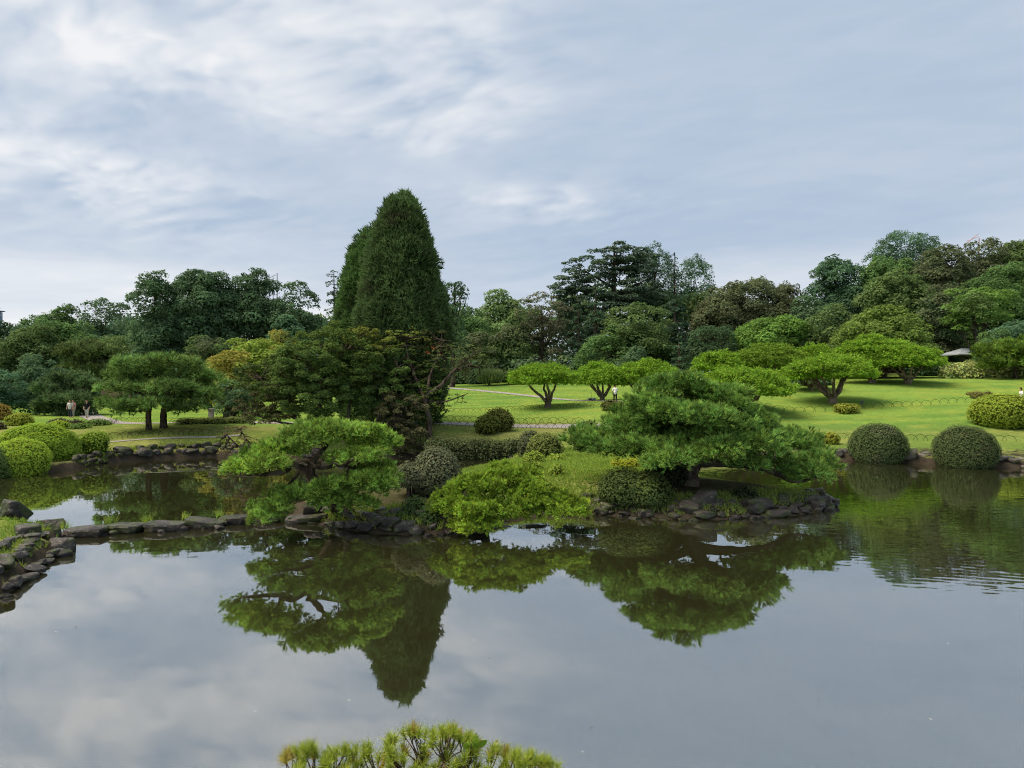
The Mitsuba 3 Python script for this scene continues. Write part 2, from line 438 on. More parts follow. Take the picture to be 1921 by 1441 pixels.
def wood(key, base, top, targets, r0, rng, lean=0.06, name='trunk', sides=7):
    """A trunk with limbs that fork off it towards the targets, as one mesh."""
    n = 9
    line = bend(base - [0, 0, 0.3], top, rng, 0, lean * 2, n)
    ms = [tube(line, r0 * np.linspace(1, 0.35, n) * np.array([1.35] + [1.0] * (n - 1)), sides)]
    for t in targets:
        k = rng.uniform(0.35, 0.92)
        p = line[0] + (line[-1] - line[0]) * 0
        i = min(int(k * (n - 1)), n - 2)
        p = line[i] + (line[i + 1] - line[i]) * (k * (n - 1) - i)
        rr = r0 * (1.05 - 0.65 * k) * 0.5
        ms.append(limb(p, t, rr, rr * 0.25, rng, -0.05 if t[2] > p[2] else 0.05, 0.22, 6, 5))
    return part(key, name, join(ms), 'bark', True)


def broadleaf(key, crowns, base, color, rng, leaf=0.34, dens=1.0, pr=0.30, warm=None, wamt=0.0, trunk_r=0.35, npuff=34, squash=0.8, upness=0.35, stretch=1.0, asp=0.8, low=-0.45, flat=0.5):
    """Crown of leafy clumps on limbs. crowns: list of (centre, half sizes)."""
    cs, rs, outs = [], [], []
    for c, h in crowns:
        n = npuff
        d = fib(n, rng)
        d = d[d[:, 2] > -0.7]
        k = rng.uniform(0.62, 0.84, len(d))[:, None]
        cs.append(c + h * d * k)
        r = (h.prod() ** (1 / 3)) * pr * rng.uniform(0.5, 1.5, len(d))
        rs.append(np.stack([r, r, r * squash * stretch], 1))
        outs.append(d)
        m = n // 4
        d2 = norm(rng.normal(size=(m, 3)))
        cs.append(c + h * d2 * rng.uniform(0.15, 0.5, (m, 1)))
        r = (h.prod() ** (1 / 3)) * pr * rng.uniform(0.9, 1.3, m)
        rs.append(np.stack([r, r, r * squash], 1))
        outs.append(d2 * 0.3)
    cs, rs, outs = np.vstack(cs), np.vstack(rs), np.vstack(outs)
    pos, g, idx = on_puffs(cs, rs, outs, dens * 1.5 / leaf ** 2, rng, upness, low)
    nrm = g * 0.8 + np.array([0, 0, flat]) + rng.normal(0, 0.42, pos.shape)
    pt = rng.uniform(0.8, 1.22, len(cs))[idx]
    col = tint(color, len(pos), rng, pos, 0.14, 0.12, 0.35, warm, wamt) * pt[:, None]
    put_soup(numbered(f'{key}__crown'), [(leaves(pos, nrm, leaf, rng, asp), col)])
    c0 = np.mean([c for c, h in crowns], 0)
    zt = max(c[2] + 0.3 * h[2] for c, h in crowns)
    pick = rng.choice(len(cs), min(11, len(cs)), False)
    wood(key, base, np.array([c0[0], c0[1], zt]), cs[pick], trunk_r, rng)


def layered(key, c, h, base, color, rng, tiers=9, leaf=0.3, dens=1.0, profile=None, droop=0.12, irregular=0.3, trunk_r=0.35, thick=0.16, per_tier=7, rise=0.0):
    """A conifer whose flat branch plates stand in tiers round one trunk."""
    profile = profile or (lambda t: 1 - t)
    top, bot = c[2] + h[2], c[2] - h[2]
    ps, ns = [], []
    ms = [tube(bend(base - [0, 0, .3], np.array([c[0], c[1], top - 0.1]), rng, 0, 0.03, 10), np.linspace(trunk_r, 0.05, 10), 7)]
    for i in range(tiers):
        t = (i + rng.uniform(0.1, 0.9)) / tiers
        z = bot + (top - bot) * t
        R = profile(t)
        a0 = rng.uniform(0, 6.28)
        m = max(4, int(per_tier * (0.6 + 0.6 * R)))
        for j in range(m):
            a = a0 + 6.283 * j / m + rng.normal(0, 0.25)
            L = R * (1 - irregular * rng.random())
            if L < 0.04:
                continue
            dirv = np.array([math.cos(a) * h[0], math.sin(a) * h[1], 0])
            zz = z + rng.normal(0, 0.35 * (top - bot) / tiers)
            tip = np.array([c[0], c[1], zz]) + dirv * L + [0, 0, (rise - droop * rng.uniform(0.4, 1.4)) * L * h[0]]
            root = np.array([c[0], c[1], zz + 0.02])
            ln = np.linalg.norm(tip - root)
            n = max(int(dens * 1.3 * ln * ln * 1.5 / leaf ** 2), 10)
            s = rng.random(n) ** 0.62
            wd = 0.36 * ln * np.sin(np.pi * np.clip(s * 0.85 + 0.12, 0, 1))
            side = norm(np.cross(dirv, [0, 0, 1]))
            q = rng.uniform(-1, 1, n)
            p = root + (tip - root) * s[:, None] + side * (q * wd)[:, None]
            p[:, 2] += rng.normal(0, thick * (0.4 + 0.3 * ln / max(h[0], .1)), n) - 0.10 * np.abs(q) * ln - 0.05 * ln * s ** 2
            ps.append(p)
            ns.append(np.array([0, 0, 1.0]) + 0.3 * norm(dirv) + rng.normal(0, 0.42, (n, 3)))
            ms.append(tube(np.array([root, (root + tip) / 2 + [0, 0, 0.03 * ln], root + (tip - root) * 0.85]), [0.05 + 0.012 * ln, 0.03 + 0.008 * ln, 0.015], 4))
    pos, nrm = np.vstack(ps), np.vstack(ns)
    put_soup(numbered(f'{key}__crown'), [(leaves(pos, nrm, leaf, rng, 0.55), tint(color, len(pos), rng, pos, 0.22, 0.14, 0.4))])
    part(key, 'trunk', join(ms), 'bark', True)


def clipped(key, c, h, color, rng, leaf=0.07, dens=1.0, bumpy=0.09, low=0.35, warm=None, wamt=0.0, power=2.0, jitter=0.36, lumps=None, name=None):
    """A clipped shrub: a dense skin of small leaves over a twiggy core; lumps gives several domes (centre, half sizes)."""
    tr, co = [], []
    for c, h in (lumps or [(c, h)]):
        area = 4 * np.pi * ((h[0] * h[1]) ** 1.6 / 3 + (h[0] * h[2]) ** 1.6 / 3 + (h[1] * h[2]) ** 1.6 / 3) ** (1 / 1.6)
        n = int(area * dens * 2.0 / leaf ** 2)
        d = norm(rng.normal(size=(n, 3)))
        d = d[d[:, 2] > -0.55]

        def skin(d, k=1.0):
            e = d.copy()
            e = np.sign(e) * np.abs(e) ** (2 / power)
            hz = np.where(e[:, 2:] < 0, low / 0.55, 1.0)
            bump = 1 + bumpy * 2 * (meshkit.fbm(d * 2.2 + c * 1.3, 3, 6) - 0.5) + 0.5 * bumpy * (meshkit.noise(d * 9 + c, 7) - 0.5)
            e[:, :2] *= (1 - 0.62 * np.minimum(e[:, 2:], 0) ** 2)
            return c + h * e * bump[:, None] * k * np.concatenate([np.ones((len(d), 2)), hz], 1)
        depth = 1 - (0.10 / max(h.min(), 0.25)) * rng.random(len(d)) ** 1.5 + rng.normal(0, 0.25 * leaf / h.mean(), len(d)) + np.where(rng.random(len(d)) < 0.012, rng.uniform(0.03, 0.14, len(d)) / h.mean(), 0)
        p = skin(d) - c
        p = c + p * depth[:, None]
        tr.append(leaves(p, d / h * h.mean() + [0, 0, 0.25] + rng.normal(0, jitter, d.shape), leaf, rng, 0.85))
        co.append(tint(color, len(p), rng, p, 0.18, 0.14, 1.1, warm, wamt))
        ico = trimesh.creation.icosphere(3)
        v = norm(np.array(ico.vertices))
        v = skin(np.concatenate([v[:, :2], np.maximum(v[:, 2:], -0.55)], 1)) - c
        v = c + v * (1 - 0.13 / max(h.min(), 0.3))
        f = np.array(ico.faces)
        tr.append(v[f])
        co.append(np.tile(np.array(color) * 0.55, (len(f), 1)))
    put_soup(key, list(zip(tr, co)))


def on_pads(pads, per_area, rng, low=-0.15, cluster=5, cr=0.10):
    """Shoots on the upper sides of foliage pads (centre, half sizes), gathered in brush-like bunches: places, directions, pad and bunch."""
    ps, ds, ix, cl, at = [], [], [], [], 0
    for i, (c, h) in enumerate(pads):
        area = np.pi * h[0] * h[1] * 1.5 + 2 * np.pi * h[0] * h[2] * 0.6
        n = max(int(area * per_area / cluster), 4)
        d = norm(rng.normal(size=(int(n * 2.2), 3)) * [1, 1, 0.9] + [0, 0, 0.2])
        d = d[d[:, 2] > low][:n]
        k = (0.72 + 0.5 * meshkit.noise(d * 3.2 + c * 2, 5)) * (1 - 0.3 * rng.random(len(d)) ** 2)
        p = c + h * d * k[:, None]
        u = norm(d * [1, 1, 0.7] + [0, 0, 0.55] + rng.normal(0, 0.22, d.shape))
        p, u = np.repeat(p, cluster, 0), np.repeat(u, cluster, 0)
        j = rng.normal(0, cr, p.shape)
        ps.append(p + j)
        ds.append(norm(u + j / cr * 0.28 + rng.normal(0, 0.12, p.shape)))
        ix.append(np.full(len(p), i))
        cl.append(at + np.repeat(np.arange(len(d)), cluster))
        at += len(d)
    return np.vstack(ps), np.vstack(ds), np.concatenate(ix), np.concatenate(cl)


def pine_pads(key, pads, color, rng, per_area=40, length=0.2, width=0.02, n=14, name='foliage_pad', warm=None, wamt=0.0, spread=(0.15, 1.0), dark=0.45, split=True, low=-0.15):
    pos, dirs, ix, cl = on_pads(pads, per_area, rng, low, 8, length * 0.36)
    lv = rng.uniform(0.45, 1.45, cl.max() + 1)
    tr, own = needles(pos, dirs, length, width, n, rng, spread)
    col = tint(color, len(pos), rng, pos, 0.16, 0.14, 0.8, warm, wamt)[own] * rng.uniform(0.75, 1.2, (len(own), 1)) * lv[cl][own][:, None]
    who = ix[own]
    for i in (range(len(pads)) if split else [None]):
        m = slice(None) if i is None else who == i
        t, cc = tr[m], col[m]
        mm, c2 = soup(t, cc)
        MAXZ.append((len(t), key))
        part(key, name, mm, 'needle', False, c2)


def umbrella_pine(key, base, c, h, color, rng, stems=6, dens=1.0, leaf=0.2):
    """Flat-topped pine: many small needle plates in a shallow dome above a fan of stems."""
    h = h - [0.08, 0.08, 0.30]                                    # the needles stand out beyond the plates
    n = int(92 * dens)
    d = fib(n * 2, rng, 0.6)
    d = d[d[:, 2] > -0.12]
    k = np.where(rng.random(len(d)) < 0.7, rng.uniform(0.86, 1.0, len(d)), rng.uniform(0.45, 0.85, len(d)))[:, None]
    # the dome: domed above, nearly flat beneath
    e = d * k
    cz = c[2] - 0.42 * h[2]
    cen = np.stack([c[0] + e[:, 0] * h[0] * 0.93, c[1] + e[:, 1] * h[1] * 0.93, cz + np.where(e[:, 2] > 0, e[:, 2] * 1.32, e[:, 2] * 1.6) * h[2]], 1)
    r = rng.uniform(0.17, 0.30, len(cen)) * h[0]
    rad = np.stack([r, r, np.minimum(r * 0.30, 0.24)], 1)
    tier = 0.34 * h[2]                                            # the plates lie in tiers
    cen[:, 2] = cz + np.round((cen[:, 2] - cz) / tier) * tier * 0.75 + (cen[:, 2] - cz) * 0.25 + rng.normal(0, 0.05, len(cen))
    pads = list(zip(cen, rad))
    pos, dirs, ix, cl = on_pads(pads, 28.0 / (h[0] / 3.2) ** 0.6, rng, -0.2, 4, 0.12)
    lv = rng.uniform(0.7, 1.3, cl.max() + 1)
    base_col = tint(color, len(pos), rng, pos, 0.12, 0.12, 0.5) * lv[cl][:, None]
    t1 = leaves(pos + rng.normal(0, 0.05, pos.shape), dirs * 0.45 + [0, 0, 0.8] + rng.normal(0, 0.33, pos.shape), 0.215, rng, 0.6)
    t2, own = needles(pos, dirs, leaf * 1.2, 0.07, 3, rng, (0.15, 1.0))
    mm, cc = soup(np.concatenate([t1, t2]), np.concatenate([base_col, base_col[own] * rng.uniform(0.8, 1.2, (len(own), 1))]))
    MAXZ.append((len(t1) + len(t2), key))
    part(key, 'crown', mm, 'needle', False, cc)
    ms = []
    fork = base + [0, 0, 0.22 * (cz - base[2])]
    r0 = 0.068 * h[0] + 0.05
    ms.append(tube(bend(base - [0, 0, .25], fork + [0, 0, 0.1], rng, 0, 0.03, 5), r0 * np.array([1.75, 1.35, 1.2, 1.12, 1.0]), 9))
    part(key, 'trunk', join(ms), 'bark_pale', True)
    for s in range(stems):
        a = 6.283 * s / stems + rng.uniform(-0.3, 0.3)
        kk = rng.uniform(0.35, 0.62)
        mid = np.array([c[0] + math.cos(a) * h[0] * kk, c[1] + math.sin(a) * h[1] * kk, cz + 0.05 * h[2]])
        start = fork + np.array([math.cos(a), math.sin(a), 0]) * r0 * 0.45 - [0, 0, 0.08]
        mm = [limb(start, mid, r0 * 0.62, r0 * 0.30, rng, -0.04, 0.16, 7, 6)]
        for _ in range(4):
            t = cen[rng.integers(len(cen))]
            b = 6.283 * rng.random()
            t = mid + np.array([math.cos(a + rng.normal(0, .7)) * h[0] * 0.42, math.sin(a + rng.normal(0, .7)) * h[1] * 0.42, rng.uniform(0.25, 0.8) * h[2]])
            mm.append(limb(mid, t, r0 * 0.28, r0 * 0.08, rng, 0, 0.2, 5, 4))
        part(key, 'limb', join(mm), 'bark_pale', True)


PAL = dict(dark=(0.052, 0.090, 0.046), deep=(0.038, 0.068, 0.033), mid=(0.058, 0.106, 0.036), olive=(0.068, 0.106, 0.038), lime=(0.125, 0.175, 0.034), yellow=(0.160, 0.158, 0.036), blue=(0.050, 0.096, 0.052), brown=(0.064, 0.082, 0.042), rust=(0.078, 0.082, 0.050), pale=(0.095, 0.150, 0.056), bright=(0.082, 0.150, 0.034), cedar=(0.038, 0.072, 0.044), reed=(0.25, 0.29, 0.11))
BACK = 'trees of the wood behind the lawn'


def T_broad(x0, x1, y0, y1, d, col, label, kind='broadleaf_tree', cat='tree', more=(), px=None, skirt=True, **k):
    key = thing(kind, label, cat)
    rng = seed_of(label)
    cr = [ext(x0, x1, y0, y1, d)] + [ext(*m, d + rng.uniform(-1, 1)) for m in more]
    base = site(px if px is not None else (x0 + x1) / 2, d)
    if skirt:
        c, h = cr[0]
        t, b = c[2] + 0.1 * h[2], base[2] + 0.4
        if t - b > 2:
            cr.append((np.array([c[0], d, (t + b) / 2]), np.array([h[0] * 1.05, h[1], (t - b) / 2])))
    k.setdefault('leaf', 0.0026 * d + 0.04)
    k['dens'] = k.get('dens', 1.0) * 0.82
    broadleaf(key, cr, base, PAL[col] if isinstance(col, str) else col, rng, **k)


def T_layer(x0, x1, y0, y1, d, col, label, kind='cedar_tree', **k):
    key = thing(kind, label, 'tree')
    rng = seed_of(label)
    c, h = ext(x0, x1, y0, y1, d)
    k.setdefault('leaf', 0.0030 * d + 0.03)
    layered(key, c, h, site((x0 + x1) / 2, d), PAL[col], rng, **k)


# ------------------------------------------------------------------ the wood: left side
T_broad(-30, 34, 600, 700, 168, 'deep', 'dark round tree cut by the left edge of the photo, below the far tower block', more=[(-60, 5, 590, 690)])
T_broad(28, 90, 585, 690, 180, 'mid', 'small mid-green tree on the left skyline, just right of the far tower block')
T_broad(66, 152, 570, 680, 178, 'mid', 'broad round-topped tree on the left skyline, first dome from the left', more=[(90, 140, 572, 640)])
T_broad(150, 248, 553, 660, 176, 'dark', 'dark open-crowned tree on the left skyline, left of the tallest clump', dens=0.8, pr=0.22, npuff=44)
T_broad(246, 335, 503, 690, 108, 'dark', 'tall dark tree at the left end of the tallest clump on the left skyline', more=[(262, 322, 503, 590)])
T_broad(318, 445, 498, 690, 112, 'dark', 'widest dark tree of the left skyline clump, with a broad domed top', more=[(330, 400, 498, 600), (385, 440, 510, 620)], npuff=44)
T_broad(430, 535, 500, 680, 116, 'dark', 'dark tree of the left skyline clump standing left of the faint mast', more=[(440, 505, 500, 590)])
T_broad(515, 605, 517, 690, 114, 'dark', 'dark loose-topped tree right of the faint mast on the left skyline', pr=0.25)
T_layer(585, 668, 512, 690, 96, 'cedar', 'dark tiered conifer tucked against the left side of the tall cypress pair', tiers=11, profile=lambda t: 0.95 - 0.6 * t)
T_broad(505, 575, 590, 690, 92, 'blue', 'bluish pale-green tree low in front of the left skyline clump', more=[(515, 560, 592, 640)])
T_broad(-20, 82, 622, 760, 140, 'olive', 'olive-green tree against the left photo edge, under the skyline trees', more=[(20, 110, 606, 690)])
T_broad(75, 190, 603, 730, 146, 'mid', 'spreading mid-green tree left of centre in the left wood, above the low domed pine', more=[(60, 130, 600, 660)])
T_broad(180, 300, 618, 740, 140, 'olive', 'olive tree in the left wood directly above the two-trunked pine left end', flat=0.7)
T_broad(280, 400, 600, 740, 112, 'mid', 'mid-green tree in the left wood above the two-trunked pine', more=[(300, 370, 603, 680)], flat=0.8)
T_broad(350, 435, 622, 730, 82, 'olive', 'brownish-olive flat-topped tree in front of the dark skyline clump', flat=0.9, warm=PAL['brown'], wamt=0.5)
T_broad(-40, 55, 690, 790, 72, 'blue', 'bluish dense tree filling the left photo edge behind the pale shrubs')
T_broad(30, 120, 668, 775, 78, 'dark', 'dark shrubby tree left of the low domed pine on the left lawn')
T_broad(375, 480, 655, 790, 64, 'yellow', 'yellow-orange maple right of the two-trunked pine', kind='maple_tree', warm=PAL['lime'], wamt=0.45, more=[(400, 470, 650, 720)], flat=1.0, squash=0.55)
T_broad(405, 520, 625, 770, 70, 'lime', 'light yellow-green maple behind the yellow-orange maple', kind='maple_tree', flat=1.0, squash=0.55, more=[(440, 560, 632, 720)])
T_broad(500, 562, 611, 700, 78, 'yellow', 'small dull-yellow treetop left of the dark clumpy cypress', kind='maple_tree', warm=PAL['olive'], wamt=0.6)
T_broad(395, 478, 710, 795, 60, 'dark', 'low dark tree in the shade below the yellow-orange maple')
# centre
T_broad(815, 880, 517, 660, 96, 'dark', 'dark open-branched oak leaning out right of the tall cypress pair', pr=0.2, dens=0.7, npuff=40, more=[(845, 882, 525, 570)])
T_broad(835, 925, 575, 700, 110, 'mid', 'mid-green tree low at the right foot of the tall cypress pair')
T_broad(890, 988, 545, 680, 120, 'pale', 'pale green round tree on the skyline left of the brown bare-trunked tree', more=[(905, 975, 545, 610)])
T_broad(850, 960, 622, 712, 106, 'brown', 'brownish-green tree behind the feathery shrub at the far lawn edge', warm=PAL['olive'], wamt=0.5, more=[(920, 1000, 610, 715)])
T_broad(952, 1078, 545, 650, 108, 'rust', 'brown thin-leaved tree with a bare grey forked trunk behind the lawn', dens=0.8, pr=0.2, npuff=56, warm=PAL['olive'], wamt=0.45, trunk_r=0.5, px=1012, flat=1.0, squash=0.5)
# (the great cedar follows after pad_tree)
T_broad(1185, 1270, 459, 600, 128, 'blue', 'feathery upright tree behind the great cedar, left one of two', stretch=2.2, pr=0.2, npuff=46, asp=0.5)
T_broad(1255, 1348, 478, 620, 130, 'blue', 'feathery upright tree sloping down right of the great cedar', stretch=2.2, pr=0.2, npuff=46, asp=0.5)
T_layer(1212, 1318, 472, 690, 108, 'cedar', 'pyramid-shaped cedar with drooping tiers right of the great cedar', tiers=15, profile=lambda t: 1.02 - 0.93 * t, droop=0.3, thick=0.2)
T_layer(1068, 1168, 518, 700, 108, 'blue', 'bluish pointed conifer in front of the great cedar', tiers=13, profile=lambda t: 1.02 - 0.95 * t ** 1.2, droop=0.2)
T_layer(1040, 1130, 560, 720, 105, 'cedar', 'lower bluish conifer beside the bare grey forked trunk', tiers=11, profile=lambda t: 1.0 - 0.9 * t ** 1.4, droop=0.2)
T_broad(1120, 1262, 558, 700, 104, 'olive', 'olive broad tree behind the middle umbrella pines', warm=PAL['mid'], wamt=0.4, flat=0.9, squash=0.6, more=[(1130, 1250, 600, 720)])
T_broad(1080, 1200, 625, 735, 101, 'mid', 'low mid-green tree right behind the leftmost umbrella pines', flat=0.7)
T_broad(1285, 1515, 515, 690, 116, 'brown', 'huge brown-green dome-shaped evergreen on the skyline right of the cedars', npuff=80, pr=0.2, leaf=0.34, more=[(1300, 1420, 540, 690), (1400, 1515, 530, 660)], warm=(0.062, 0.068, 0.036), wamt=0.4)
T_broad(1375, 1500, 598, 672, 100, 'bright', 'bright green low tree in front of the huge brown-green evergreen', more=[(1440, 1520, 590, 660)])
T_broad(1148, 1235, 655, 745, 98, 'dark', 'dark undergrowth tree between the second and third umbrella pines')
T_layer(1236, 1312, 632, 720, 98, 'blue', 'small bluish conifer below the pyramid-shaped cedar', tiers=8, profile=lambda t: 1.0 - 0.8 * t)
T_broad(1290, 1390, 600, 720, 100, 'deep', 'deep green shaded tree below the huge brown-green evergreen')
# right
T_broad(1515, 1632, 474, 640, 114, 'blue', 'bluish-green tree rising at the left end of the right-hand wood', more=[(1530, 1600, 474, 560)], pr=0.25, npuff=46)
T_broad(1618, 1775, 434, 600, 124, 'blue', 'tallest feathery treetop of the right-hand wood', stretch=1.5, pr=0.22, npuff=50, asp=0.5, more=[(1640, 1700, 440, 540), (1705, 1770, 435, 530)])
T_broad(1598, 1725, 482, 620, 112, 'mid', 'mid-green tree below the tallest feathery treetop', more=[(1620, 1720, 482, 560)])
T_broad(1712, 1820, 453, 590, 108, 'brown', 'brown-topped evergreen right of the tallest feathery treetop', pr=0.24, npuff=46)
T_broad(1722, 1812, 525, 700, 98, 'brown', 'brown-green evergreen column left of the dark hollow in the right wood', pr=0.24, npuff=50, warm=PAL['deep'], wamt=0.5)
T_broad(1795, 1900, 447, 560, 110, 'brown', 'brown evergreen treetop beside the red crane at upper right', pr=0.24)
T_broad(1850, 1990, 445, 600, 112, 'olive', 'olive tree at the right photo edge on the skyline', more=[(1880, 1960, 452, 540)])
T_broad(1515, 1640, 570, 700, 98, 'olive', 'olive-grey tree behind the pale broad tree, at its left', warm=PAL['dark'], wamt=0.4, flat=0.8)
T_broad(1620, 1740, 505, 640, 104, 'olive', 'grey-olive tree above the pale broad tree of the right wood', flat=0.8, more=[(1665, 1740, 510, 600)])
T_broad(1478, 1565, 545, 690, 106, 'dark', 'dark green tree between the huge brown-green evergreen and the right-hand wood', pr=0.25)
T_broad(1558, 1762, 574, 720, 88, (0.092, 0.140, 0.034), 'pale yellow-green broad tree behind the right-hand umbrella pines', npuff=70, pr=0.2, more=[(1590, 1700, 576, 680), (1650, 1760, 610, 720)], flat=0.9)
T_broad(1770, 1900, 530, 630, 92, 'bright', 'bright green tree above the dark hollow in the right wood', flat=1.0, squash=0.5, more=[(1775, 1830, 560, 640)], warm=PAL['olive'], wamt=0.4, skirt=False)
T_broad(1815, 1960, 490, 620, 100, 'mid', 'mid-green tree filling the wood at the right photo edge')
T_broad(1860, 2010, 600, 690, 86, 'blue', 'bluish tree at the right photo edge above the roadside pine')
T_broad(1824, 1915, 618, 700, 84, 'mid', 'leafy mid-green tree hiding the right half of the small pavilion', pr=0.24, skirt=False)
T_broad(1720, 1800, 650, 720, 100, 'deep', 'deep shaded tree left of the small pavilion')
T_broad(1880, 2080, 560, 700, 108, 'dark', 'dark tree beyond the right photo edge')

# behind them the wood goes on as one dark mass, with undergrowth on its floor
rng = np.random.default_rng(77)
sky_x = [-400, 0, 150, 250, 300, 450, 520, 650, 850, 880, 960, 1050, 1150, 1340, 1520, 1600, 1700, 1921, 2300]
sky_y = [610, 608, 600, 592, 560, 548, 555, 560, 570, 580, 566, 550, 520, 545, 560, 525, 490, 490, 500]
cen, rad = [], []
for i in range(900):
    px = rng.uniform(-250, 2170)
    d = rng.uniform(122, 146) if px > 260 else rng.uniform(165, 190)
    x = (px - 960.5) / F * d
    zt, zg = P(px, np.interp(px, sky_x, sky_y), d)[2], Z(x, d)
    r = rng.uniform(1.6, 3.2)
    cen.append([x, d, zg + (max(zt - zg - r, 1.0)) * rng.random() ** 0.75])
    rad.append([r, r, r * 0.8])
for i in range(430):
    d = rng.uniform(100, 120)
    px = rng.uniform(-200, 2100)
    d = d + 45 if px < 250 else d
    x = (px - 960.5) / F * d
    r = rng.uniform(1.2, 2.2)
    cen.append([x, d, Z(x, d) + rng.uniform(0.2, 4.2)])
    rad.append([r, r, r * 0.8])
for i in range(520):                                              # the wood goes on round the garden beyond both sides of the view
    px = rng.uniform(-2600, -250) if i % 2 else rng.uniform(2170, 4300)
    d = rng.uniform(95, 150)
    x = (px - 960.5) / F * d
    r = rng.uniform(1.8, 3.4)
    cen.append([x, d, Z(np.clip(x, -300, 300), d) + rng.uniform(0.3, 13.0 if px < 0 else 17.0)])
    rad.append([r, r, r * 0.8])
cen, rad = np.array(cen), np.array(rad)
pos, g, idx = on_puffs(cen, rad, np.zeros_like(cen), 3.2, rng, 0.3)
put_soup('far_wood', [(leaves(pos, g + rng.normal(0, .5, g.shape), 0.66, rng), tint(PAL['dark'], len(pos), rng, pos, 0.25, 0.2, 0.12, PAL['olive'], 0.4))])
labels['far_wood'] = {'kind': 'stuff', 'label': 'dark mass of the wood behind the separate trees', 'category': 'wood'}

# ------------------------------------------------------------------ the two tall cypresses
def tall_cypress(label, apex, edges, d, color, ybot=775, warm=None):
    key = thing('cypress_tree', label, 'tree')
    rng = seed_of(label)
    ys = np.array([e[0] for e in edges], float)
    l, r = np.array([e[1] for e in edges], float), np.array([e[2] for e in edges], float)
    cs, rs, outs = [], [], []
    n = 170
    for i in range(n):
        t = (i + rng.random()) / n
        y = apex[1] + (ybot - apex[1]) * (0.008 + 0.992 * t ** 0.8)
        xl, xr = np.interp(y, ys, l), np.interp(y, ys, r)
        cx, hw = (xl + xr) / 2, (xr - xl) / 2 / F * d
        a = i * 2.39996 + rng.normal(0, 0.3)
        k = rng.uniform(0.80, 1.12) if rng.random() < 0.85 else rng.uniform(0.2, 0.6)
        c = P(cx, y, d)
        rr = min(0.32 * hw + 0.45, 1.3) * rng.uniform(0.6, 1.35)
        hw2 = max(hw - rr * 0.85, 0.05)
        cs.append(c + [math.cos(a) * hw2 * k, math.sin(a) * hw2 * k * 0.95, 0])
        rs.append([rr, rr, rr * 1.35])
        outs.append([math.cos(a), math.sin(a), 0.3])
    cs, rs, outs = np.array(cs), np.array(rs), np.array(outs)
    pos, g, idx = on_puffs(cs, rs, outs, 26, rng, 0.35, -0.7)
    tr, ow = needles(pos, norm(g + [0, 0, 0.55] + rng.normal(0, 0.25, g.shape)), 0.36, 0.11, 2, rng, (0.1, 0.75))
    col = tint(color, len(pos), rng, pos, 0.12, 0.10, 0.55, warm or (0.034, 0.040, 0.020), 0.25) * rng.uniform(0.6, 1.35, len(cs))[idx][:, None]
    put_soup(numbered(f'{key}__crown'), [(tr, col[ow] * rng.uniform(0.85, 1.15, (len(ow), 1)))], 'needle')
    b = site(np.interp(610, ys, (l + r) / 2), d)
    part(key, 'trunk', tube(np.array([b - [0, 0, .3], b + [0, 0, 3], P(apex[0], apex[1] + 30, d)]), [0.75, 0.6, 0.05], 9), 'bark', True)


tall_cypress('tall dark conical cypress, taller of the pair rising above the garden', (756, 376),
             [(376, 745, 767), (392, 732, 779), (410, 721, 789), (440, 706, 800), (480, 694, 810), (520, 692, 817), (560, 684, 828), (600, 674, 838), (640, 672, 842), (720, 690, 830)], 51, (0.054, 0.088, 0.034))
tall_cypress('shorter dark cypress half hidden behind the left side of the tallest tree', (700, 444),
             [(444, 690, 714), (456, 682, 730), (470, 672, 745), (500, 654, 760), (540, 646, 765), (570, 640, 770), (610, 628, 770), (650, 622, 775), (720, 640, 760)], 58, (0.060, 0.112, 0.036))

# ------------------------------------------------------------------ umbrella pines on the lawn
UM = (0.110, 0.190, 0.022)
UG = 'flat-topped umbrella pines on the lawn'


def T_umb(x0, x1, y0, y1, d, bx, label, dens=1.0, stems=6, color=UM):
    key = thing('umbrella_pine', label, 'pine', UG)
    c, h = ext(x0, x1, y0, y1, d, 0.95)
    umbrella_pine(key, site(bx, d), c, h, color, seed_of(label), stems, dens)


T_umb(955, 1086, 681, 733, 65, 1028, 'leftmost umbrella pine, with a single pale trunk forking low', stems=4)
T_umb(1076, 1172, 677, 736, 72, 1130, 'umbrella pine with a stout many-stemmed trunk, second from the left', stems=7)
T_umb(1150, 1273, 671, 736, 73, 1208, 'umbrella pine half hidden behind the top left of the big island pine', stems=6)
T_umb(1302, 1476, 685, 760, 60, 1405, 'dense low umbrella pine just right of the big island pine top', dens=1.4, stems=7)
T_umb(1298, 1392, 654, 712, 82, 1345, 'small umbrella pine crown peeping above the low dense one, at its left')
T_umb(1374, 1512, 643, 704, 86, 1462, 'dark-stemmed umbrella pine behind the low dense one', color=(0.095, 0.155, 0.022))
T_umb(1490, 1568, 642, 690, 92, 1535, 'farthest small umbrella pine, between two larger ones in the back row')
T_umb(1478, 1560, 682, 722, 73, 1522, 'small umbrella pine overlapped by the left half of the one with open vase-shaped stems')
T_umb(1474, 1634, 664, 722, 65, 1562, 'umbrella pine with open vase-shaped grey stems, nearest on the right lawn', stems=8, dens=1.1)
T_umb(1565, 1708, 626, 708, 79, 1636, 'tallest umbrella pine of the right lawn, with a fan of dark stems', stems=8, dens=1.2)
T_umb(1637, 1762, 642, 702, 76, 1703, 'rightmost of the umbrella pines, with a leaning pale trunk', stems=5)

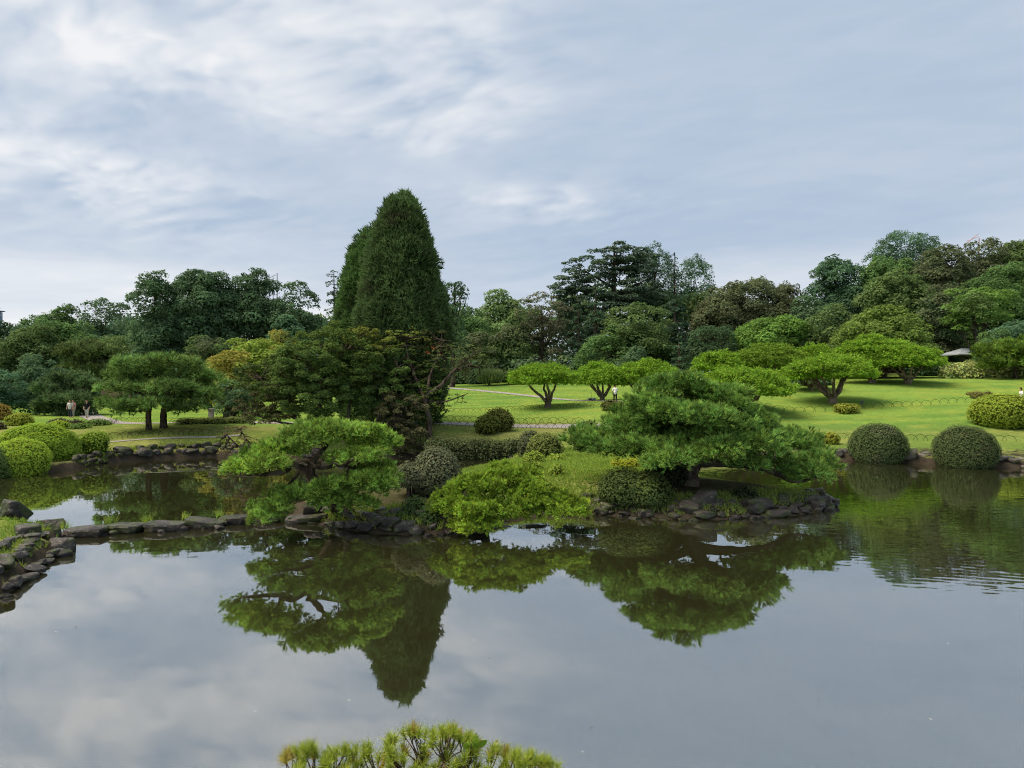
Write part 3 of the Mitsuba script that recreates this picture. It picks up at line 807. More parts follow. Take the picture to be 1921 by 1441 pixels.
# ------------------------------------------------------------------ garden pines
def px_pads(spec, sub=5, rng=None, deep=0.9, shrink=0.62):
    """Pads (x0, x1, y0, y1, d) in photo pixels, each broken into overlapping smaller pads."""
    out = []
    for x0, x1, y0, y1, d in spec:
        c, h = ext(x0, x1, y0, y1, d, deep)
        out.append((c - [0, 0, 0.15 * h[2]], h * [0.72, 0.72, 0.8]))
        for i in range(sub):
            a = 6.283 * (i + rng.random()) / sub
            k = rng.uniform(0.4, 0.8)
            hh = h * shrink * rng.uniform(0.6, 1.05)
            hh[2] = h[2] * rng.uniform(0.38, 0.7)
            out.append((c + h * [math.cos(a) * k, math.sin(a) * k, rng.uniform(-0.3, 0.35)], hh))
    return out


def garden_pine(label, pads, stems, color, per_area, length, width, n, sub=5, kind='pine_tree', warm=None, wamt=0.0, split=True, deep=0.9, spread=(0.15, 1.0), cat='pine', twigs=True, low=-0.15):
    """stems: list of lists of (px, py, d, radius), the first from the ground up."""
    key = thing(kind, label, cat)
    rng = seed_of(label)
    allp = []
    for i, sp in enumerate(pads):
        ps = px_pads([sp], sub, rng, deep)
        allp.append(ps)
    if split:
        for ps in allp:
            pos, dirs, ix, cl = on_pads(ps, per_area, rng, low, 8, length * 0.36)
            lv = rng.uniform(0.45, 1.45, cl.max() + 1)
            tr, own = needles(pos, dirs, length, width, n, rng, spread)
            col = tint(color, len(pos), rng, pos, 0.17, 0.15, 1.0, warm, wamt)[own] * rng.uniform(0.72, 1.2, (len(own), 1)) * lv[cl][own][:, None]
            m, c = soup(tr, col)
            MAXZ.append((len(tr), key))
            part(key, 'foliage_pad', m, 'needle', False, c)
    else:
        pine_pads(key, [q for ps in allp for q in ps], color, rng, per_area, length, width, n, 'crown', warm, wamt, spread, split=False, low=low)
    lines = []
    for i, st in enumerate(stems):
        p = np.array([P(*s[:3]) for s in st])
        r = np.array([s[3] for s in st])
        if i == 0:
            p[0, 2] = min(p[0, 2], Z(p[0, 0], p[0, 1]) - 0.05)
        t = np.linspace(0, 1, len(p))
        tt = np.linspace(0, 1, 5 * len(p))
        q = np.stack([np.interp(tt, t, p[:, k]) for k in range(3)], 1)
        q[1:-1] += rng.normal(0, 0.07 * max(r[0], 0.04), q[1:-1].shape)
        for _ in range(2):
            q[1:-1] = (q[:-2] + 2 * q[1:-1] + q[2:]) / 4
        rr = np.interp(tt, t, r) * rng.uniform(0.92, 1.1, len(tt))
        part(key, 'trunk' if i == 0 else 'branch', tube(q, rr, 9 if i == 0 else 7), 'bark', True)
        lines.append(q)
    if twigs:                                                     # twigs run from the nearest limb into every pad
        L = np.vstack(lines)
        ms = []
        for ps in allp:
            for c, h in ps[:4]:
                e = c - [0, 0, 0.2 * h[2]]
                s = L[np.argmin(np.linalg.norm(L - e, axis=1))]
                ms.append(limb(s, e, 0.03 + 0.006 * np.linalg.norm(e - s), 0.012, rng, 0.03, 0.3, 6, 5))
        k2 = part(key, 'twigs', join(ms), 'bark', True)
        labels[k2] = {'kind': 'stuff', 'label': 'thin twigs inside the crown'}
    return key


big = [(1208, 1328, 694, 748, 27.8), (1285, 1402, 714, 770, 27.6), (1172, 1262, 728, 782, 27.2), (1325, 1408, 742, 780, 27.0), (1215, 1320, 752, 800, 26.4), (1130, 1245, 778, 835, 27.6), (1262, 1405, 756, 818, 25.8),
       (1352, 1446, 776, 832, 27.0), (1066, 1186, 793, 868, 28.4), (1155, 1260, 808, 866, 26.4), (1205, 1322, 826, 896, 25.4), (1300, 1402, 814, 884, 25.2), (1092, 1206, 806, 872, 27.4), (1380, 1484, 802, 870, 26.0), (1432, 1538, 798, 862, 29.2),
       (1440, 1560, 842, 918, 27.0), (1370, 1440, 850, 888, 26.2), (1380, 1470, 770, 835, 29.5), (1180, 1400, 740, 830, 29.5), (1180, 1275, 786, 838, 28.9), (1250, 1350, 782, 852, 27.6), (1240, 1400, 800, 850, 26.4), (1150, 1260, 760, 812, 27.8), (1500, 1554, 830, 890, 28.4)]
garden_pine('big spreading island pine, wider than tall, leaning over the water at right of centre', big,
            [[(1292, 912, 27.6, 0.52), (1290, 893, 27.6, 0.38), (1300, 868, 27.6, 0.34), (1318, 840, 27.4, 0.28), (1295, 800, 27.6, 0.22), (1280, 760, 27.8, 0.14), (1268, 715, 27.9, 0.05)],
             [(1306, 866, 27.6, 0.24), (1350, 868, 27.2, 0.19), (1400, 872, 27.0, 0.15), (1450, 884, 26.8, 0.12), (1490, 906, 26.8, 0.08), (1540, 896, 26.9, 0.03)],
             [(1300, 866, 27.6, 0.20), (1250, 846, 27.6, 0.16), (1190, 846, 28.0, 0.11), (1120, 840, 28.5, 0.05)],
             [(1312, 845, 27.5, 0.16), (1360, 815, 28.0, 0.12), (1430, 815, 28.8, 0.08), (1490, 830, 29.2, 0.04)],
             [(1300, 800, 27.6, 0.13), (1340, 775, 27.0, 0.08), (1390, 765, 26.8, 0.03)], [(1296, 800, 27.6, 0.13), (1230, 785, 27.2, 0.08), (1180, 790, 27.3, 0.03)]],
            (0.092, 0.165, 0.038), 80, 0.21, 0.029, 12, sub=6, warm=(0.115, 0.190, 0.040), wamt=0.45, spread=(0.05, 0.6), low=-0.25)
front = [(560, 702, 782, 838, 22.8), (520, 640, 796, 852, 22.0), (636, 748, 800, 862, 23.2), (468, 572, 816, 876, 22.2), (408, 522, 852, 908, 22.0), (455, 545, 850, 895, 21.2), (620, 722, 836, 876, 22.0), (596, 690, 890, 934, 22.2),
         (660, 746, 856, 912, 23.6), (686, 748, 895, 940, 22.8), (512, 602, 908, 950, 21.8), (640, 746, 880, 926, 22.2), (458, 545, 940, 990, 21.6), (590, 700, 918, 968, 22.6), (495, 560, 925, 965, 21.3)]
garden_pine('bright crooked pine leaning over the stepping stones, left of centre', front,
            [[(640, 958, 24.4, 0.28), (606, 928, 23.4, 0.20), (580, 890, 22.9, 0.18), (588, 862, 22.8, 0.11), (610, 838, 22.8, 0.07), (640, 805, 22.9, 0.03)],
             [(580, 885, 22.9, 0.15), (548, 872, 22.6, 0.13), (528, 886, 22.4, 0.12), (500, 890, 22.2, 0.07), (450, 892, 22.0, 0.03)], [(530, 884, 22.4, 0.09), (520, 858, 22.3, 0.07), (530, 830, 22.1, 0.03)],
             [(576, 866, 22.8, 0.07), (600, 880, 22.5, 0.06), (640, 872, 22.3, 0.05), (680, 884, 22.8, 0.03)], [(560, 888, 22.8, 0.06), (545, 905, 22.4, 0.045), (535, 915, 22.2, 0.03)],
             [(652, 958, 23.4, 0.16), (650, 930, 23.2, 0.10), (645, 900, 23.0, 0.06), (690, 890, 23.2, 0.03)], [(604, 930, 23.2, 0.09), (560, 935, 22.3, 0.06), (505, 952, 21.7, 0.03)]],
            (0.125, 0.20, 0.040), 96, 0.16, 0.021, 14, sub=6, warm=(0.165, 0.25, 0.042), wamt=0.5, spread=(0.05, 0.58), low=-0.12)
low = [(832, 932, 880, 944, 23.0), (808, 892, 918, 986, 22.6), (846, 944, 930, 992, 22.0), (836, 932, 966, 1008, 21.8), (908, 1012, 868, 932, 23.6), (948, 1042, 892, 956, 23.2), (1000, 1082, 918, 968, 23.0),
       (1046, 1100, 930, 974, 22.9), (1000, 1096, 940, 982, 22.6), (936, 1004, 948, 984, 22.4), (960, 1030, 926, 966, 22.5), (880, 946, 895, 950, 22.6)]
garden_pine('low yellow-green mounded pine spilling over the water between the two island shores', low,
            [[(905, 985, 23.6, 0.18), (915, 950, 23.2, 0.13), (930, 925, 23.2, 0.08), (960, 895, 23.5, 0.03)], [(912, 955, 23.3, 0.09), (880, 960, 22.6, 0.06), (850, 955, 22.5, 0.03)],
             [(915, 950, 23.2, 0.09), (980, 948, 22.9, 0.06), (1050, 958, 22.9, 0.03)]],
            (0.135, 0.205, 0.026), 140, 0.125, 0.020, 13, sub=8, warm=(0.175, 0.24, 0.03), wamt=0.4, low=-0.22, spread=(0.05, 0.65))
LG = 'garden pines on the left lawn'
garden_pine('wide flat-layered pine with two straight trunks on the left lawn', [(238, 378, 668, 702, 49), (205, 300, 686, 722, 49), (320, 404, 690, 730, 49.5), (192, 290, 712, 748, 48), (270, 360, 712, 745, 47), (338, 412, 722, 762, 49),
             (190, 262, 742, 788, 47.5), (250, 320, 745, 775, 46.5), (310, 385, 748, 780, 48), (240, 330, 700, 745, 52), (330, 410, 700, 770, 52)],
            [[(280, 812, 48.5, 0.24), (278, 780, 48.5, 0.19), (282, 750, 48.5, 0.17), (290, 715, 48.6, 0.14), (300, 690, 48.8, 0.06)], [(307, 806, 49.5, 0.27), (306, 775, 49.5, 0.21), (312, 745, 49.4, 0.17), (330, 715, 49.3, 0.12), (350, 700, 49.3, 0.05)],
             [(280, 768, 48.5, 0.12), (250, 772, 48, 0.09), (215, 768, 47.6, 0.04)], [(308, 770, 49.5, 0.12), (345, 765, 49, 0.08), (380, 755, 49, 0.04)], [(282, 745, 48.5, 0.12), (240, 730, 48.2, 0.07), (215, 725, 48, 0.03)]],
            (0.100, 0.160, 0.046), 20, 0.34, 0.07, 6, sub=7, split=False, warm=(0.075, 0.135, 0.03), wamt=0.3)
garden_pine('dense layered pine left of the two-trunked one, branches almost on the lawn', [(92, 160, 694, 728, 72), (130, 190, 702, 745, 72), (62, 130, 712, 752, 71), (100, 185, 732, 770, 70), (66, 130, 745, 790, 71), (110, 170, 760, 795, 71), (140, 192, 740, 778, 73)],
            [[(146, 800, 72.0, 0.28), (145, 770, 72.0, 0.2), (135, 735, 72.0, 0.14), (125, 705, 72.0, 0.05)], [(183, 800, 74.0, 0.24), (182, 778, 74.0, 0.2), (172, 755, 73.0, 0.12), (160, 735, 72.5, 0.05)]],
            (0.062, 0.100, 0.042), 12, 0.45, 0.11, 6, sub=7, split=False)
garden_pine('domed dark pine standing behind the two layered pines on the left', [(120, 222, 640, 690, 92), (115, 180, 670, 712, 91), (160, 228, 675, 722, 91), (125, 210, 660, 730, 93)],
            [[(172, 775, 92, 0.28), (172, 735, 92, 0.2), (170, 700, 92, 0.14), (168, 660, 92, 0.05)], [(172, 720, 92, 0.1), (140, 700, 92, 0.04)], [(172, 715, 92, 0.1), (205, 698, 92, 0.04)]],
            (0.075, 0.105, 0.038), 8, 0.6, 0.14, 6, sub=8, split=False)
garden_pine('pine at the right photo edge beside the pale reed hedge', [(1830, 1920, 640, 680, 80), (1870, 1960, 630, 680, 80), (1840, 1900, 665, 702, 79), (1890, 1990, 660, 700, 79)],
            [[(1905, 705, 80, 0.22), (1903, 690, 80, 0.18), (1895, 668, 80, 0.1), (1890, 650, 80, 0.05)], [(1903, 692, 80, 0.12), (1885, 680, 80, 0.08), (1865, 668, 80, 0.04)]],
            (0.075, 0.125, 0.022), 12, 0.45, 0.11, 6, sub=8, split=False)

# the dark clumpy cypress on the far bank and the maple beside it
def pad_tree(label, kind, cat, groups, stems, leaf, dens, flat=0.9, thick=0.35, size=1.0):
    """groups: (x0, x1, y0, y1, d, colour, how many clumps); clumps are flat sprays scattered in each ellipse."""
    key = thing(kind, label, cat)
    rng = seed_of(label)
    pieces, allc = [], []
    for x0, x1, y0, y1, d, colr, n in groups:
        c, h = ext(x0, x1, y0, y1, d, 0.8)
        dd = fib(n, rng, 0.8)
        k = np.where(rng.random(n) < 0.75, rng.uniform(0.72, 1.0, n), rng.uniform(0.2, 0.7, n))[:, None]
        cen = c + h * dd * k
        r = rng.uniform(0.6, 1.25, n) * (h[0] * h[2]) ** 0.5 * size / n ** 0.42
        rad = np.stack([r, r, r * thick], 1)
        pos, g, idx = on_puffs(cen, rad, dd * 0.4, dens * 1.4 / leaf ** 2, rng, 0.25, -0.6)
        nrm = g * 0.6 + [0, 0, flat] + rng.normal(0, 0.45, g.shape)
        col = tint(colr, len(pos), rng, pos, 0.22, 0.15, 0.7) * rng.uniform(0.75, 1.25, n)[idx][:, None]
        pieces.append((leaves(pos, nrm, leaf, rng, 0.7), col))
        allc.append(cen)
    put_soup(numbered(f'{key}__crown'), pieces)
    lines = []
    for i, st in enumerate(stems):
        p = np.array([P(*s[:3]) for s in st])
        r = np.array([s[3] for s in st])
        if st[0][1] > 9000 or i == 0:
            p[0, 2] = Z(p[0, 0], p[0, 1]) - 0.2
        t, tt = np.linspace(0, 1, len(p)), np.linspace(0, 1, 4 * len(p))
        q = np.stack([np.interp(tt, t, p[:, k]) for k in range(3)], 1)
        for _ in range(2):
            q[1:-1] = (q[:-2] + 2 * q[1:-1] + q[2:]) / 4
        part(key, 'trunk' if i == 0 else 'limb', tube(q, np.interp(tt, t, r), 7), 'bark', True)
        lines.append(q)
    L, ms = np.vstack(lines), []
    for cen in allc:
        for e in cen[::2]:
            s = L[np.argmin(np.linalg.norm(L - e - [0, 0, 0.4], axis=1))]
            ms.append(limb(s, e, 0.03 + 0.008 * np.linalg.norm(e - s), 0.012, rng, 0.04, 0.3, 6, 4))
    labels[part(key, 'twigs', join(ms), 'bark', True)] = {'kind': 'stuff', 'label': 'thin twigs inside the crown'}
    return key


CD = (0.050, 0.078, 0.050)
pad_tree('great dark cedar with ragged level branches, highest of the middle skyline', 'cedar_tree', 'tree',
         [(1105, 1205, 452, 520, 120, CD, 46), (1045, 1150, 478, 560, 119, CD, 50), (1018, 1110, 515, 600, 118, CD, 44), (1130, 1240, 490, 610, 120, CD, 70), (1080, 1200, 545, 660, 119, CD, 60), (1165, 1235, 462, 520, 122, CD, 30)],
         [[(1150, 735, 120, 0.8), (1148, 600, 120, 0.6), (1152, 520, 120, 0.35), (1152, 455, 120, 0.08)], [(1148, 570, 120, 0.25), (1090, 545, 119, 0.15), (1030, 540, 118, 0.05)], [(1150, 540, 120, 0.25), (1100, 510, 119, 0.12), (1060, 495, 119, 0.05)], [(1150, 560, 120, 0.25), (1200, 530, 120, 0.12), (1230, 520, 120, 0.05)]], 0.44, 2.0, flat=0.9, thick=0.36, size=1.3)

HG, HB = (0.052, 0.086, 0.024), (0.060, 0.062, 0.030)
pad_tree('wide dark clumpy cypress with many thin stems on the far bank, centre left', 'cypress_tree', 'tree',
         [(530, 745, 608, 740, 46, (0.064, 0.098, 0.025), 100), (500, 680, 630, 790, 44.6, HG, 110), (438, 600, 668, 760, 46, (0.050, 0.076, 0.024), 80), (640, 786, 655, 790, 46, HG, 80), (440, 560, 735, 800, 45.4, (0.054, 0.058, 0.026), 60),
          (700, 800, 735, 800, 44.6, HB, 45), (720, 806, 785, 858, 44.3, (0.055, 0.056, 0.028), 40), (540, 640, 710, 800, 47, HG, 40), (640, 740, 612, 660, 46.5, (0.09, 0.108, 0.024), 40)],
         [[(690, 862, 44.8, 0.22), (712, 830, 44.8, 0.17), (742, 790, 44.8, 0.12), (765, 750, 45, 0.06)], [(690, 850, 44.8, 0.14), (705, 800, 45, 0.11), (720, 745, 45.4, 0.08), (715, 690, 45.8, 0.04)],
          [(600, 840, 46.5, 0.22), (598, 790, 46.4, 0.18), (605, 730, 46.2, 0.12), (620, 660, 46, 0.05)], [(650, 845, 46, 0.15), (652, 790, 46, 0.12), (660, 730, 46, 0.08), (650, 660, 46, 0.04)],
          [(570, 835, 46, 0.12), (560, 790, 45.8, 0.1), (520, 740, 45.6, 0.07), (490, 710, 45.6, 0.03)], [(575, 800, 46, 0.09), (510, 790, 45.6, 0.06), (460, 770, 45.5, 0.03)],
          [(706, 835, 44.8, 0.08), (740, 815, 44.5, 0.05), (780, 805, 44.4, 0.02)], [(740, 790, 44.8, 0.07), (735, 740, 45, 0.05), (745, 690, 45.6, 0.02)]], 0.14, 2.3, flat=0.75, thick=0.6)
pad_tree('maple with a leaning trunk and long level branches, right of the dark clumpy cypress', 'maple_tree', 'tree',
         [(716, 815, 610, 668, 48, (0.095, 0.122, 0.026), 64), (775, 850, 618, 680, 48.5, (0.085, 0.085, 0.033), 30), (800, 830, 650, 668, 47.5, (0.20, 0.055, 0.025), 5), (800, 915, 640, 700, 47, (0.075, 0.098, 0.034), 66), (730, 860, 670, 740, 48, (0.055, 0.088, 0.024), 80),
          (835, 880, 735, 760, 46, (0.075, 0.095, 0.024), 9), (795, 850, 760, 778, 46, (0.075, 0.095, 0.024), 8), (770, 830, 715, 800, 46.3, (0.07, 0.11, 0.022), 30), (830, 905, 668, 722, 48.5, (0.07, 0.088, 0.03), 26), (755, 800, 690, 740, 49, (0.05, 0.07, 0.022), 24)],
         [[(805, 812, 46, 0.26), (806, 785, 46, 0.2), (797, 757, 46, 0.2), (800, 742, 46, 0.17), (828, 724, 46.2, 0.13), (846, 700, 46.5, 0.1), (880, 670, 46.8, 0.06), (905, 655, 47, 0.03)],
          [(803, 752, 46, 0.08), (826, 756, 46, 0.065), (848, 750, 46, 0.05), (878, 738, 46, 0.02)], [(800, 742, 46, 0.12), (806, 705, 46.6, 0.09), (822, 670, 47.2, 0.06), (830, 640, 47.8, 0.03)],
          [(797, 750, 46, 0.12), (780, 710, 47, 0.09), (765, 670, 47.6, 0.06), (760, 635, 48, 0.03)], [(846, 700, 46.5, 0.06), (880, 685, 47, 0.04), (900, 690, 47.5, 0.02)]], 0.13, 0.62, flat=1.1)
pad_tree('half-bare brown shrub with crooked grey branches at the left bank', 'shrub', 'shrub',
         [(400, 432, 806, 850, 41.8, (0.040, 0.055, 0.020), 22), (420, 468, 796, 818, 41.6, (0.075, 0.058, 0.034), 18), (440, 475, 815, 835, 41.4, (0.075, 0.058, 0.034), 10), (455, 482, 820, 845, 41.5, (0.04, 0.05, 0.02), 10), (408, 470, 835, 856, 41.5, (0.075, 0.07, 0.03), 14)],
         [[(448, 856, 42, 0.09), (455, 842, 41.8, 0.07), (440, 832, 41.6, 0.05), (425, 815, 41.6, 0.02)], [(452, 845, 41.8, 0.05), (462, 825, 41.5, 0.035), (450, 805, 41.5, 0.015)]], 0.085, 0.75)

# ------------------------------------------------------------------ clipped shrubs and other low plants
def shrub(label, spans, d, color, kind='clipped_shrub', cat='shrub', group=None, leaf=None, ground_it=True, **k):
    """spans: (x0, x1, ytop, ybottom) of each dome; they make one plant."""
    key = thing(kind, label, cat, group)
    lumps = []
    for s in spans:
        x0, x1, y0, y1 = s[:4]
        dd = s[4] if len(s) > 4 else d
        if ground_it:                                             # the distance at which its foot meets the ground
            ds = np.linspace(0.82 * dd, 1.2 * dd, 60)
            gap = [abs(P((x0 + x1) / 2, y1 - 2, q)[2] - Z((x0 + x1) / 2 / F * q - 960.5 / F * q, q)) + 0.004 * abs(q - dd) for q in ds]
            dd = ds[int(np.argmin(gap))]
        c, h = ext(x0, x1, y0, y1, dd, 0.92)
        base = c[2] - h[2]
        top = c[2] + h[2]
        g = k.get('low', 0.35)
        hz = (top - base) / (1 + g)
        lumps.append((np.array([c[0], c[1], top - hz]), np.array([h[0], h[1], hz])))
    clipped(key, None, None, color, seed_of(label), leaf=leaf or max(0.0025 * d, 0.055), lumps=lumps, **k)
    return key


LB, MB, DB, GB = (0.155, 0.225, 0.027), (0.072, 0.112, 0.026), (0.042, 0.062, 0.026), (0.055, 0.066, 0.036)
shrub('large bright green clipped dome at the water on the left bank', [(-4, 143, 793, 889, 40.2)], 39, (0.130, 0.205, 0.026), leaf=0.075, ground_it=False, low=0.8, warm=(0.185, 0.25, 0.026), wamt=0.3)
shrub('mid-sized bright clipped dome in front of the large one at the left edge', [(-16, 90, 821, 898, 36.6)], 37, (0.165, 0.238, 0.030), leaf=0.07, ground_it=False, low=0.8)
shrub('dark green clipped dome cut by the left photo edge at the water', [(-62, 29, 834, 905, 35.6)], 35, (0.070, 0.112, 0.034), leaf=0.07, ground_it=False, low=0.8)
shrub('small drum-shaped clipped shrub standing alone on the left bank', [(152, 202, 808, 856, 42)], 42, (0.125, 0.19, 0.026), low=0.85, power=2.6, bumpy=0.08, warm=DB, wamt=0.2)
shrub('small yellow-green shrub with bare stems under its flat dome, far left lawn', [(12, 61, 774, 800, 51)], 51, (0.135, 0.165, 0.026), low=0.5)
shrub('small low green dome on the left lawn behind the large bright dome', [(92, 131, 788, 806, 51)], 51, LB, low=0.6)
shrub('loose spreading low shrub beside the hoop fence on the left lawn', [(158, 206, 786, 800, 54), (130, 170, 793, 806, 53)], 54, (0.08, 0.13, 0.035), bumpy=0.14, jitter=0.8)
shrub('dark purple-brown low shrub under the layered pine on the left', [(90, 135, 784, 800, 56), (128, 160, 786, 802, 55)], 55, (0.045, 0.040, 0.03), bumpy=0.14)
shrub('orange-tinged shrub at the left photo edge behind the lawn', [(-30, 20, 757, 790, 58)], 58, (0.15, 0.11, 0.03), bumpy=0.1)
shrub('dark brown clipped shrub at the left edge below the orange-tinged one', [(-25, 10, 790, 808, 50)], 50, (0.05, 0.045, 0.03))
shrub('low clipped hedge line on the left lawn behind the two-trunked pine', [(330, 385, 783, 798, 56), (375, 430, 782, 797, 56), (420, 470, 781, 796, 56)], 56, (0.085, 0.11, 0.035), kind='low_hedge', cat='hedge', low=0.6, power=2.6)
shrub('taller rounded brown-topped shrub of the pair on the middle bank', [(905, 966, 765, 810, 49.4)], 49, (0.070, 0.082, 0.022), low=0.7, warm=(0.095, 0.075, 0.03), wamt=0.3)
shrub('lower rounded shrub of the pair on the middle bank, in front at left', [(889, 941, 777, 814, 48)], 48, (0.062, 0.080, 0.020), low=0.75)
shrub('low dark shrub at the foot of the leaning maple', [(806, 833, 783, 796, 52), (790, 815, 785, 797, 52)], 52, MB)
shrub('olive dome with a grassy left side at the head of the island grass', [(988, 1058, 812, 862, 41.5)], 41, (0.090, 0.112, 0.034), low=0.7, warm=(0.13, 0.17, 0.03), wamt=0.3)
shrub('grey-green twin dome half behind the olive dome', [(972, 1018, 807, 850, 44), (970, 1005, 818, 862, 43)], 43, GB, low=0.7)
shrub('dark tall rounded shrub against the left flank of the big island pine', [(1070, 1137, 790, 850, 42)], 42, (0.028, 0.041, 0.021), low=0.9)
shrub('low brownish dome by the slanting path, left of the big pine top', [(1126, 1164, 749, 771, 63)], 63, (0.072, 0.085, 0.026), low=0.6)
shrub('small dome touching the upper left of the big island pine', [(1150, 1180, 752, 776, 61)], 61, (0.066, 0.085, 0.024), low=0.7)
key = shrub('grey-green hat-shaped clipped shrub on dark stems beside the crooked pine', [(768, 868, 838, 928, 25.4), (735, 800, 866, 914, 25.0)], 25, (0.078, 0.092, 0.052), ground_it=False, leaf=0.075, low=0.42, bumpy=0.07, warm=(0.105, 0.115, 0.07), wamt=0.3)
shrub('leafy dark low plant by the water between the crooked and the mounded pines', [(752, 806, 930, 968, 23.6), (780, 842, 945, 990, 23.0), (742, 790, 950, 985, 23.2)], 23, (0.048, 0.078, 0.028), kind='low_shrub', leaf=0.085, bumpy=0.14, jitter=0.8, ground_it=False)
shrub('large dark clipped shrub at the foot of the big island pine, front left', [(1120, 1225, 876, 944, 26.2), (1170, 1262, 884, 948, 26.0)], 26, (0.045, 0.066, 0.022), leaf=0.075, low=0.5, warm=(0.062, 0.09, 0.024), wamt=0.3)
shrub('deep shaded shrub directly behind the trunk of the big island pine', [(1205, 1290, 852, 912, 29)], 29, (0.025, 0.036, 0.018), leaf=0.09)
shrub('small bright yellow-green shrub under the left arm of the big island pine', [(1142, 1180, 859, 878, 31), (1165, 1206, 858, 880, 31.2)], 31, (0.165, 0.19, 0.022), leaf=0.085, low=0.3, bumpy=0.12)
shrub('dark low shrub among the shore rocks right of the big pine trunk', [(1372, 1424, 910, 938, 26)], 26, (0.026, 0.036, 0.018), leaf=0.08)
RB = 'dark domes on the right bank'
shrub('left of the two big dark domes on the right bank', [(1595, 1700, 794, 868, 44)], 44, (0.052, 0.076, 0.030), leaf=0.08, power=2.08, low=0.62, warm=(0.07, 0.085, 0.045), wamt=0.3)
shrub('right of the two big dark domes on the right bank, with a brownish top', [(1755, 1867, 798, 880, 41)], 41, (0.052, 0.074, 0.030), leaf=0.075, power=2.08, low=0.62, warm=(0.070, 0.072, 0.04), wamt=0.2)
shrub('big yellow-green clipped mound at the right photo edge on the lawn', [(1827, 1945, 738, 800, 52)], 52, (0.140, 0.190, 0.027), low=0.65, power=2.3)
shrub('cluster of small yellow-green domes on the right bank beside the big pine', [(1515, 1545, 808, 826, 46), (1540, 1576, 810, 834, 45.5), (1520, 1540, 818, 834, 45)], 46, (0.15, 0.165, 0.026), low=0.6)
shrub('small flat-topped yellow-green shrub beside the black sign post on the right lawn', [(1566, 1611, 756, 776, 60.5)], 60, (0.15, 0.17, 0.03), low=0.7, power=2.6)
shrub('patch of low brownish domes on the right lawn near the photo edge', [(1814, 1845, 733, 744, 66), (1822, 1850, 735, 750, 65), (1843, 1862, 733, 745, 66)], 66, (0.095, 0.095, 0.03), low=0.6)
shrub('dark spreading shrub at the far edge of the lawn, left of the feathery one', [(812, 862, 692, 724, 94), (845, 886, 698, 722, 95), (874, 914, 694, 722, 99)], 94, PAL['dark'], leaf=0.26, bumpy=0.12, jitter=0.8)
shrub('pale reed-like hedge below the small pavilion', [(1763, 1812, 681, 712, 86), (1790, 1850, 678, 712, 86.5), (1830, 1890, 688, 710, 87), (1870, 1940, 688, 710, 87)], 86, PAL['reed'], kind='reed_hedge', cat='hedge', leaf=0.3, bumpy=0.16, jitter=0.9, warm=(0.16, 0.21, 0.08), wamt=0.4)
shrub('dark green low hedge behind the right-hand umbrella pines', [(1480, 1560, 700, 724, 93), (1700, 1780, 672, 706, 95)], 93, PAL['dark'], kind='low_hedge', cat='hedge', leaf=0.3, bumpy=0.14)
shrub('long trailing dark hedge hanging over the middle bank', [(795 + 24 * i, 845 + 24 * i, 822 + (i % 3) * 2 - (i < 3) * 3, 862, 43.6) for i in range(7)], 43.6, (0.062, 0.078, 0.034), kind='trailing_hedge', cat='hedge', ground_it=False, low=0.9, power=2.5, bumpy=0.14, jitter=0.8)
GM = 'grassy mounds on the island'
for lab, x0, x1, y0, y1, d in [('largest grassy mound at the top left of the island grass', 978, 1024, 846, 868, 37), ('round grassy mound in the middle of the island grass', 1028, 1062, 869, 890, 32.5),
                               ('flat grassy mound right of the largest one on the island', 1022, 1066, 851, 863, 38), ('small grassy mound at the left tip of the island grass', 990, 1020, 866, 882, 34)]:
    shrub(lab, [(x0, x1, y0, y1 + 4, d)], d, (0.15, 0.205, 0.036), kind='grass_mound', cat='grass mound', leaf=0.09, bumpy=0.15, jitter=0.9)

# stems under the hat-shaped shrub
rng = np.random.default_rng(5)
ms = []
for a, b in [((822, 938, 25.3), (818, 895, 25.3)), ((838, 936, 25.5), (845, 893, 25.5)), ((806, 936, 25.6), (795, 893, 25.6)), ((765, 937, 24.9), (767, 893, 25.0)), ((770, 938, 25.2), (780, 895, 25.2))]:
    ms.append((P(*a), P(*b)))
for a, b in ms:
    a[2] = min(a[2], Z(a[0], a[1]))
    part(key, 'stem', limb(a - [0, 0, .2], b, 0.10, 0.07, rng, 0, 0.12, 6, 7), 'bark', True)

# the feathery shrub at the far edge of the lawn
for lab, x0, x1, yb, yt, d in [('feathery upright shrub at the far edge of the bright lawn', 884, 952, 717, 684, 97), ('paler feathery shrub just right of the first at the far lawn edge', 925, 985, 716, 690, 99)]:
    key = thing('feathery_shrub', lab, 'shrub')
    rng = seed_of(lab)
    b = site((x0 + x1) / 2, d)
    hw, ht = (x1 - x0) / 2 / F * d, (yb - yt) / F * d
    n = 900
    a, k = rng.uniform(0, 6.28, n), rng.random(n) ** 0.6
    root = b + np.stack([np.cos(a) * k * hw * 0.55, np.sin(a) * k * hw * 0.5, ht * rng.uniform(0.1, 0.55, n)], 1)
    dv = norm(np.stack([np.cos(a) * k * 0.8, np.sin(a) * k * 0.8, np.full(n, 1.0)], 1) + rng.normal(0, .08, (n, 3)))
    tr, ow = needles(root, dv, ht * 0.5, 0.14, 3, rng, (0.02, 0.18))
    put_soup(numbered(f'{key}__shoots'), [(tr, tint((0.10, 0.135, 0.05), n, rng)[ow])], 'needle')
    part(key, 'trunk', tube(np.array([b - [0, 0, .2], b + [0, 0, 0.9]]), [0.2, 0.15], 6), 'bark', True)

